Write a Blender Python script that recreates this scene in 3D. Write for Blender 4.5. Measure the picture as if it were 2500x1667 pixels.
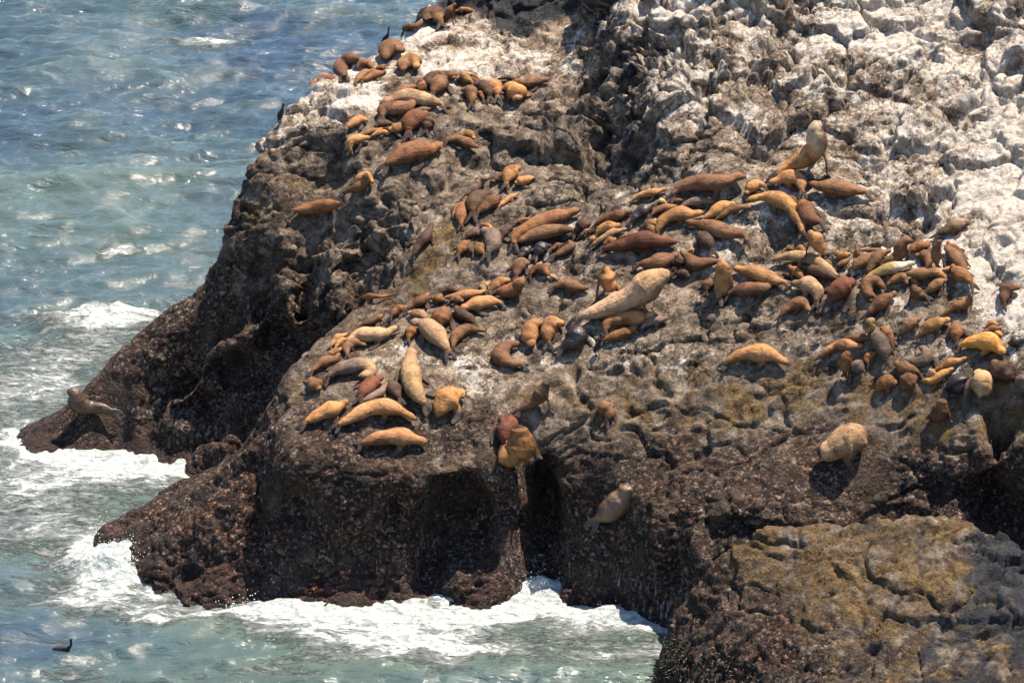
import bpy, math, random
import numpy as np
from mathutils import Vector
from mathutils.bvhtree import BVHTree
from mathutils.geometry import delaunay_2d_cdt

for o in list(bpy.data.objects): bpy.data.objects.remove(o)
SC = bpy.context.scene
COL = SC.collection

# ---------------------------------------------------------------- camera, sky, sun
CAM_H, PITCH, FPX = 60.0, math.radians(22.0), 8516.0
cd = bpy.data.cameras.new('camera'); cam = bpy.data.objects.new('camera', cd); COL.objects.link(cam)
cam.location = (0, 0, CAM_H); cam.rotation_euler = (math.pi/2 - PITCH, 0, 0)
cd.sensor_width = 36; cd.lens = 36*FPX/2500; cd.clip_start = 1; cd.clip_end = 6000
SC.camera = cam
SUN = Vector((0.31, 0.24, 0.92)).normalized()
w = bpy.data.worlds.new('World'); SC.world = w; w.use_nodes = True
nt = w.node_tree
sky = nt.nodes.new('ShaderNodeTexSky'); sky.sky_type = 'NISHITA'; sky.sun_disc = False
sky.sun_elevation = math.asin(SUN.z); sky.sun_rotation = math.atan2(SUN.x, SUN.y)
sky.air_density = 1.0; sky.dust_density = .3; sky.ozone_density = 2.5
bg = nt.nodes['Background']; bg.inputs[1].default_value = 0.10
nt.links.new(sky.outputs[0], bg.inputs[0])
sd = bpy.data.lights.new('sun', 'SUN'); sd.energy = 5.0; sd.angle = math.radians(0.5); sd.color = (1.0, 0.89, 0.74)
so = bpy.data.objects.new('sun', sd); COL.objects.link(so)
so.rotation_euler = SUN.to_track_quat('Z', 'Y').to_euler(); so.location = (0, 0, 90)
SC.view_settings.view_transform = 'Standard'; SC.view_settings.look = 'None'
SC.view_settings.exposure = 1.02; SC.view_settings.gamma = 1
SC.render.engine = 'CYCLES'

# ---------------------------------------------------------------- helpers
cP, sP = math.cos(PITCH), math.sin(PITCH)
def ray(px, py):
    a, b = (px-1250)/FPX, -(py-833.5)/FPX
    return Vector((a, cP + b*sP, -sP + b*cP)).normalized()
def at_z(px, py, z):
    d = ray(px, py); t = (z-CAM_H)/d.z
    return (d.x*t, d.y*t, z)
def at_y(px, py, y):
    d = ray(px, py); t = y/d.y
    return (d.x*t, y, CAM_H + d.z*t)
def mesh_obj(name, V, F, mat=None, parent=None, smooth=True):
    me = bpy.data.meshes.new(name)
    V = np.asarray(V, np.float32); F = np.asarray(F, np.int32)
    k = F.shape[1]
    me.vertices.add(len(V)); me.vertices.foreach_set('co', V.ravel())
    me.loops.add(F.size); me.loops.foreach_set('vertex_index', F.ravel())
    me.polygons.add(len(F)); me.polygons.foreach_set('loop_start', np.arange(0, F.size, k, dtype=np.int32))
    me.polygons.foreach_set('loop_total', np.full(len(F), k, np.int32))
    me.polygons.foreach_set('use_smooth', np.full(len(F), smooth))
    me.update(calc_edges=True); me.validate()
    if mat: me.materials.append(mat)
    o = bpy.data.objects.new(name, me); COL.objects.link(o); o.parent = parent
    return o
def get_co(me):
    a = np.empty(len(me.vertices)*3, np.float32); me.vertices.foreach_get('co', a); return a.reshape(-1, 3)
def get_no(me):
    a = np.empty(len(me.vertices)*3, np.float32); me.vertices.foreach_get('normal', a); return a.reshape(-1, 3)
def attr(me, name, vals):
    a = me.attributes.new(name, 'FLOAT', 'POINT'); a.data.foreach_set('value', np.asarray(vals, np.float32))
def cattr(me, name, vals):
    a = me.attributes.new(name, 'FLOAT_COLOR', 'POINT')
    c = np.ones((len(vals), 4), np.float32); c[:, :3] = vals; a.data.foreach_set('color', c.ravel())
def tag(o, label=None, cat=None, group=None, kind=None):
    if label: o['label'] = label
    if cat: o['category'] = cat
    if group: o['group'] = group
    if kind: o['kind'] = kind
def voxel(o, size, name=None):
    m = o.modifiers.new('r', 'REMESH'); m.mode = 'VOXEL'; m.voxel_size = size; m.use_smooth_shade = True
    dg = bpy.context.evaluated_depsgraph_get()
    me = bpy.data.meshes.new_from_object(o.evaluated_get(dg))
    old = o.data; o.modifiers.clear(); o.data = me; bpy.data.meshes.remove(old)
    if name: me.name = name
    return o
def sstep(a, b, x):
    t = np.clip((x-a)/(b-a), 0, 1); return t*t*(3-2*t)
def _h(ix, iy, iz, s):
    n = (ix.astype(np.uint32)*np.uint32(374761393) + iy.astype(np.uint32)*np.uint32(668265263)
         + iz.astype(np.uint32)*np.uint32(2147483647) + np.uint32(s)*np.uint32(1274126177))
    n = (n ^ (n >> np.uint32(13)))*np.uint32(1274126177)
    n = (n ^ (n >> np.uint32(15)))*np.uint32(2246822519)
    return ((n ^ (n >> np.uint32(16))) & np.uint32(0xffffff)).astype(np.float32)/np.float32(16777215)
def vnoise(P, s=0):                    # smooth value noise, -1..1
    i = np.floor(P).astype(np.int32); f = (P-i).astype(np.float32); f = f*f*f*(f*(f*6-15)+10)
    x, y, z = i[:, 0], i[:, 1], i[:, 2]; r = 0
    for a in (0, 1):
        for b in (0, 1):
            for c in (0, 1):
                wt = (f[:, 0] if a else 1-f[:, 0])*(f[:, 1] if b else 1-f[:, 1])*(f[:, 2] if c else 1-f[:, 2])
                r = r + wt*_h(x+a, y+b, z+c, s)
    return r*2-1
def pnoise(P, s=0):                    # gradient noise, about -1..1
    i = np.floor(P).astype(np.int32); f = (P-i).astype(np.float32); u = f*f*f*(f*(f*6-15)+10)
    x, y, z = i[:, 0], i[:, 1], i[:, 2]; r = 0
    for a in (0, 1):
        for b in (0, 1):
            g = _h(x+a, y+b, z, s)*np.float32(6.2831853)
            r = r + (u[:, 0] if a else 1-u[:, 0])*(u[:, 1] if b else 1-u[:, 1])*(np.cos(g)*(f[:, 0]-a)+np.sin(g)*(f[:, 1]-b))
    return r*1.5
def fbm(P, o=3, s=0, g=.5):
    r, a, t = 0, 1.0, 0
    for k in range(o):
        r = r + a*vnoise(P*(2.03**k) + 17.3*k, s+k); t += a; a *= g
    return r/t
def ridged(P, o=3, s=0):
    r, a, t = 0, 1.0, 0
    for k in range(o):
        r = r + a*(1-2*np.abs(vnoise(P*(2.1**k) + 9.1*k, s+k))); t += a; a *= .5
    return r/t
def worley(P, s=0):
    i = np.floor(P).astype(np.int32); f = (P-i).astype(np.float32)
    n = len(P); d1 = np.full(n, 9, np.float32); d2 = np.full(n, 9, np.float32); idv = np.zeros(n, np.float32)
    for a in (-1, 0, 1):
        for b in (-1, 0, 1):
            for c in (-1, 0, 1):
                X, Y, Z = i[:, 0]+a, i[:, 1]+b, i[:, 2]+c
                h = _h(X, Y, Z, s)
                dx = a + h - f[:, 0]; dy = b + _h(X, Y, Z, s+7) - f[:, 1]; dz = c + _h(X, Y, Z, s+13) - f[:, 2]
                d = dx*dx+dy*dy+dz*dz
                m = d < d1
                d2 = np.where(m, d1, np.minimum(d2, d)); idv = np.where(m, h, idv); d1 = np.where(m, d, d1)
    return np.sqrt(d1), np.sqrt(d2), idv

# ---------------------------------------------------------------- materials
class N:
    def __init__(s, name):
        s.m = bpy.data.materials.new(name); s.m.use_nodes = True; s.t = s.m.node_tree
        s.b = s.t.nodes['Principled BSDF']; s.out = s.t.nodes['Material Output']
    def n(s, typ, ins=None, **kw):
        x = s.t.nodes.new(typ)
        for k, v in kw.items(): setattr(x, k, v)
        for k, v in (ins or {}).items(): s.set(x.inputs[k], v)
        return x
    def set(s, sock, v):
        if isinstance(v, bpy.types.NodeSocket): s.t.links.new(v, sock)
        elif isinstance(v, (tuple, list)) and len(v) == 3 and sock.type == 'RGBA': sock.default_value = (*v, 1)
        else: sock.default_value = v
    def math(s, op, a, b=0.0, c=0.0, clamp=False):
        x = s.n('ShaderNodeMath', {0: a, 1: b, 2: c}, operation=op); x.use_clamp = clamp; return x.outputs[0]
    def mix(s, f, a, b, mode='MIX'):
        x = s.n('ShaderNodeMix', data_type='RGBA', blend_type=mode)
        s.set(x.inputs[0], f); s.set(x.inputs[6], a); s.set(x.inputs[7], b); return x.outputs[2]
    def attr(s, name): return s.n('ShaderNodeAttribute', attribute_name=name)
    def noise(s, vec, scale, detail=4, rough=.55, dist=0.0):
        return s.n('ShaderNodeTexNoise', {'Vector': vec, 'Scale': scale, 'Detail': detail, 'Roughness': rough, 'Distortion': dist}).outputs[0]
    def voro(s, vec, scale, feature='F1', rnd=1.0):
        return s.n('ShaderNodeTexVoronoi', {'Vector': vec, 'Scale': scale, 'Randomness': rnd}, feature=feature).outputs[0 if feature != 'F1' else 0]
    def ramp(s, f, stops, interp='LINEAR'):
        x = s.n('ShaderNodeValToRGB', {0: f}); r = x.color_ramp; r.interpolation = interp
        while len(r.elements) < len(stops): r.elements.new(.5)
        for e, (p, c) in zip(r.elements, stops):
            e.position = p; e.color = (*c, 1) if isinstance(c, (tuple, list)) else (c, c, c, 1)
        return x.outputs[0]
    def rng(s, v, a, b, c=0.0, d=1.0):
        return s.n('ShaderNodeMapRange', {0: v, 1: a, 2: b, 3: c, 4: d}).outputs[0]
    def bump(s, h, strength, dist, normal=None):
        ins = {'Height': h, 'Strength': strength, 'Distance': dist}
        if normal: ins['Normal'] = normal
        return s.n('ShaderNodeBump', ins).outputs[0]

def rock_material():
    m = N('coastal_rock'); tc = m.n('ShaderNodeTexCoord').outputs['Object']
    gu, ba, oc, sl, wet = [m.attr(k).outputs['Fac'] for k in ('guano', 'barnacle', 'ochre', 'slate', 'wet')]
    cr = m.n('ShaderNodeTexVoronoi', {'Vector': m.mix(.12, tc, m.n('ShaderNodeTexNoise', {'Vector': tc, 'Scale': 1.5}).outputs['Color'], 'ADD'), 'Scale': 2.3}, feature='DISTANCE_TO_EDGE').outputs[0]
    crk0 = m.math('ADD', cr, m.rng(m.noise(tc, .8, 3), .45, .6, 0.0, .2)); crk0 = m.math('ADD', crk0, m.math('MULTIPLY', ba, .3))
    crk = m.rng(crk0, 0, .08)
    big = m.noise(tc, .35, 5, .6); mid = m.noise(tc, 1.7, 6, .65, .4); fine = m.noise(tc, 9, 5, .7); vf = m.noise(tc, 34, 3, .7)
    grey = m.ramp(mid, [(.30, (.018, .015, .016)), (.41, (.092, .068, .049)), (.54, (.24, .182, .132)), (.70, (.46, .37, .285))])
    gf = m.ramp(fine, [(.3, .38), (.5, 1.0), (.72, 1.55)])
    grey = m.mix(1.0, grey, gf, 'MULTIPLY')
    # barnacle and mussel crust: dark matrix with pale and reddish specks
    v1 = m.n('ShaderNodeTexVoronoi', {'Vector': tc, 'Scale': 8.0}); v2 = m.n('ShaderNodeTexVoronoi', {'Vector': tc, 'Scale': 17.0})
    sp = m.n('ShaderNodeSeparateColor', {0: v1.outputs['Color']}); sp2 = m.n('ShaderNodeSeparateColor', {0: v2.outputs['Color']})
    bc = m.ramp(sp.outputs[0], [(0, (.014, .010, .010)), (.45, (.040, .024, .017)), (.68, (.10, .058, .038)), (.86, (.22, .145, .098)), (1, (.55, .45, .35))])
    bc2 = m.ramp(sp2.outputs[0], [(0, (.010, .008, .008)), (.6, (.045, .026, .022)), (.85, (.13, .075, .052)), (1, (.50, .42, .34))])
    crust = m.mix(m.rng(m.noise(tc, 2.4, 4, .7), .42, .56), m.mix(1.0, bc, (.60, .52, .50), 'MULTIPLY'), m.mix(.5, bc, bc2))
    crust = m.mix(1.0, crust, m.ramp(fine, [(.32, .35), (.5, .9), (.7, 1.7)]), 'MULTIPLY')
    crust = m.mix(m.rng(big, .45, .65), crust, m.mix(1.0, crust, (1.30, 1.0, .88), 'MULTIPLY'))
    bare = m.rng(m.noise(tc, .55, 5, .65), .50, .60)
    crust = m.mix(m.math('MULTIPLY', bare, .75), crust, m.mix(1.0, grey, (.42, .36, .33), 'MULTIPLY'))
    tide = m.rng(m.math('ADD', m.n('ShaderNodeSeparateXYZ', {0: tc}).outputs[2], m.math('MULTIPLY', m.noise(tc, .5, 3), 2.0)), 2.6, 1.4)
    crust = m.mix(tide, crust, m.mix(1.0, crust, (.55, .42, .46), 'MULTIPLY'))
    och = m.ramp(m.math('ADD', m.math('MULTIPLY', m.noise(tc, 2.2, 5, .7), .5), m.math('MULTIPLY', m.noise(tc, 11, 5, .75), .5)), [(.36, (.022, .014, .009)), (.46, (.10, .058, .022)), (.54, (.235, .145, .055)), (.66, (.42, .29, .14))])
    slate = m.ramp(mid, [(.3, (.010, .010, .013)), (.55, (.033, .034, .040)), (.75, (.11, .11, .125))])
    nz = m.n('ShaderNodeSeparateXYZ', {0: m.n('ShaderNodeNewGeometry').outputs['Normal']}).outputs[2]
    def patch(v, noise, soft=.12, k=1.0, c=1.15):
        a = m.math('ADD', m.math('MULTIPLY', v, c), m.math('MULTIPLY', m.math('SUBTRACT', noise, .5), 2.1*k))
        return m.rng(a, .55-soft, .55+soft)
    grey = m.mix(m.math('MULTIPLY', gu, .75, clamp=True), grey, m.mix(1.0, grey, (1.9, 1.75, 1.6), 'MULTIPLY'))
    c = m.mix(patch(oc, m.noise(tc, .9, 6, .7), .22, 1.5, 1.0), grey, och)
    c = m.mix(patch(ba, m.noise(tc, 1.1, 6, .75), .18, 1.5, 1.1), c, crust)
    c = m.mix(patch(sl, m.noise(tc, .7, 5, .7), .15), c, slate)
    gs = m.n('ShaderNodeMapping', {'Vector': tc, 'Scale': (1.25, 1.25, .55)}).outputs[0]
    gn = m.math('ADD', m.math('MULTIPLY', m.noise(tc, .42, 4, .65, .5), .42), m.math('ADD', m.math('MULTIPLY', m.noise(gs, 1.4, 5, .7, .6), .33), m.math('MULTIPLY', m.noise(gs, 6.0, 5, .75, .3), .25)))
    g = patch(gu, gn, .13, 1.9, 1.0)
    c = m.mix(m.rng(crk0, .035, .0), c, (.014, .012, .013))
    g = m.math('MULTIPLY', g, m.rng(nz, -.1, .5, .25, 1.0))
    gcol = m.ramp(m.noise(tc, 4.5, 6, .75), [(.3, (.42, .325, .24)), (.45, (.70, .585, .47)), (.6, (.90, .83, .74))])
    c = m.mix(g, c, gcol)
    # trickles of white water where the swell runs off
    st = m.n('ShaderNodeMapping', {'Vector': tc, 'Scale': (3.2, 3.2, .22)}).outputs[0]
    tr = m.noise(st, 2.6, 4, .7, .3); tr = m.math('MULTIPLY', m.rng(tr, .56, .65), wet, clamp=True)
    c = m.mix(tr, c, (.72, .75, .76))
    m.set(m.b.inputs['Base Color'], c)
    zz = m.n('ShaderNodeSeparateXYZ', {0: tc}).outputs[2]
    rough = m.math('SUBTRACT', .92, m.math('MULTIPLY', m.math('ADD', sl, m.rng(zz, 2.2, .3, 0, .8)), .38))
    m.set(m.b.inputs['Roughness'], rough); m.b.inputs['Specular IOR Level'].default_value = .35
    b1 = m.bump(crk, 1.0, .16)
    b2 = m.bump(mid, 1.0, .22, b1)
    hb = m.math('MULTIPLY', m.math('ADD', v1.outputs['Distance'], m.math('MULTIPLY', v2.outputs['Distance'], .5)), ba)
    b3 = m.bump(m.math('SUBTRACT', fine, m.math('MULTIPLY', hb, .9)), 1.0, .20, b2)
    b4 = m.bump(vf, .8, .045, b3)
    m.set(m.b.inputs['Normal'], b4)
    return m.m

def water_material():
    m = N('sea_water'); tc = m.n('ShaderNodeTexCoord').outputs['Object']
    fo = m.attr('foam').outputs['Fac']; sh = m.attr('shallow').outputs['Fac']
    st = m.n('ShaderNodeMapping', {'Vector': tc, 'Rotation': (0, 0, .12), 'Scale': (.45, 1.25, 1)}).outputs[0]
    n1 = m.noise(st, 1.0, 9, .72, .9); n2 = m.noise(st, 2.8, 8, .75, 1.4)
    th = m.math('ADD', m.math('MULTIPLY', n1, .6), m.math('MULTIPLY', n2, .4))
    a = m.math('ADD', m.math('MULTIPLY', fo, 1.0), m.math('MULTIPLY', m.math('SUBTRACT', th, .5), 3.2))
    f = m.rng(a, .14, .66)
    lace = m.n('ShaderNodeTexVoronoi', {'Vector': m.mix(.5, st, m.n('ShaderNodeTexNoise', {'Vector': st, 'Scale': .9, 'Detail': 5.0}).outputs['Color'], 'ADD'), 'Scale': 1.6}, feature='DISTANCE_TO_EDGE').outputs[0]
    lf = m.math('MULTIPLY', m.rng(lace, .10, .02), m.rng(a, .02, .45), clamp=True)
    f = m.math('MAXIMUM', f, m.math('MULTIPLY', lf, .5))
    deep = m.mix(m.rng(m.noise(tc, .06, 4, .6), .38, .62), (.032, .056, .090), (.048, .078, .084))
    col = m.mix(sh, deep, (.115, .155, .120))
    col = m.mix(f, col, m.ramp(n2, [(.36, (.30, .38, .34)), (.46, (.52, .57, .54)), (.54, (.70, .73, .71)), (.66, (.84, .86, .84))]))
    m.set(m.b.inputs['Base Color'], col)
    m.set(m.b.inputs['Roughness'], m.rng(f, 0, 1, .07, .75)); m.b.inputs['IOR'].default_value = 1.40
    ws = m.n('ShaderNodeMapping', {'Vector': tc, 'Rotation': (0, 0, .2), 'Scale': (.55, 1.3, 1)}).outputs[0]
    b1 = m.bump(m.noise(ws, 1.2, 5, .6, .6), 1.0, .22)
    b2 = m.bump(m.noise(ws, 4.5, 4, .6, .4), .9, .055, b1)
    b3 = m.bump(m.math('MULTIPLY', m.math('ADD', m.noise(tc, 3.2, 7, .75, .5), m.voro(tc, 2.6)), f), 1.0, .26, b2)
    m.set(m.b.inputs['Normal'], b3)
    return m.m

def fur_material(name, rough, spec, coat=0.0):
    m = N(name); tc = m.n('ShaderNodeTexCoord').outputs['Object']
    rnd = m.n('ShaderNodeObjectInfo').outputs['Random']
    off = m.n('ShaderNodeVectorMath', {0: tc, 1: m.n('ShaderNodeCombineXYZ', {0: m.math('MULTIPLY', rnd, 71.0), 1: m.math('MULTIPLY', rnd, 37.0)}).outputs[0]}).outputs[0]
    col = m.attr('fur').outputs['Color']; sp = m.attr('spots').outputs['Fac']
    n1 = m.noise(off, 2.6, 5, .65, .5); n2 = m.noise(off, 13, 4, .7)
    c = m.mix(1.0, col, m.ramp(n1, [(.32, (.52, .46, .42)), (.5, (1, 1, 1)), (.68, (1.22, 1.2, 1.15))]), 'MULTIPLY')
    c = m.mix(1.0, c, m.ramp(n2, [(.3, (.78, .76, .74)), (.55, (1.04, 1.04, 1.04)), (.75, (1.2, 1.2, 1.2))]), 'MULTIPLY')
    spt = m.math('MULTIPLY', m.rng(m.noise(off, 6.5, 3, .7), .58, .64), sp)
    c = m.mix(spt, c, m.mix(1.0, c, (.28, .22, .2), 'MULTIPLY'))
    m.set(m.b.inputs['Base Color'], c); m.b.inputs['Roughness'].default_value = rough
    m.b.inputs['Specular IOR Level'].default_value = spec
    m.b.inputs['Coat Weight'].default_value = coat; m.b.inputs['Coat Roughness'].default_value = .12
    fb = m.n('ShaderNodeMapping', {'Vector': off, 'Scale': (1, 1, 2.2)}).outputs[0]
    b = m.bump(m.noise(fb, 4.5, 4, .6), .5, .10)
    m.set(m.b.inputs['Normal'], m.bump(m.noise(fb, 40, 3, .7), .45, .015, b))
    return m.m
def plain(name, col, rough=.5):
    m = N(name); tc = m.n('ShaderNodeTexCoord').outputs['Object']
    c = m.mix(1.0, col, m.ramp(m.noise(tc, 14, 4, .7), [(.3, (.7, .7, .7)), (.7, (1.3, 1.3, 1.3))]), 'MULTIPLY')
    m.set(m.b.inputs['Base Color'], c); m.b.inputs['Roughness'].default_value = rough
    m.set(m.b.inputs['Normal'], m.bump(m.noise(tc, 30, 3, .6), .4, .02)); return m.m
M_ROCK, M_WATER = rock_material(), water_material()
M_FUR, M_WETFUR = fur_material('dry_fur', .72, .25), fur_material('wet_fur', .40, .4, .10)
M_EYE = plain('dark_eye', (.008, .006, .006), .15)
M_BIRD = plain('black_feathers', (.006, .006, .007), .6); M_BILL = plain('bill_horn', (.09, .08, .07), .5)
M_STAR = plain('orange_starfish_skin', (.45, .12, .02), .7); M_WEED = plain('dark_seaweed', (.022, .022, .008), .35)
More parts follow.
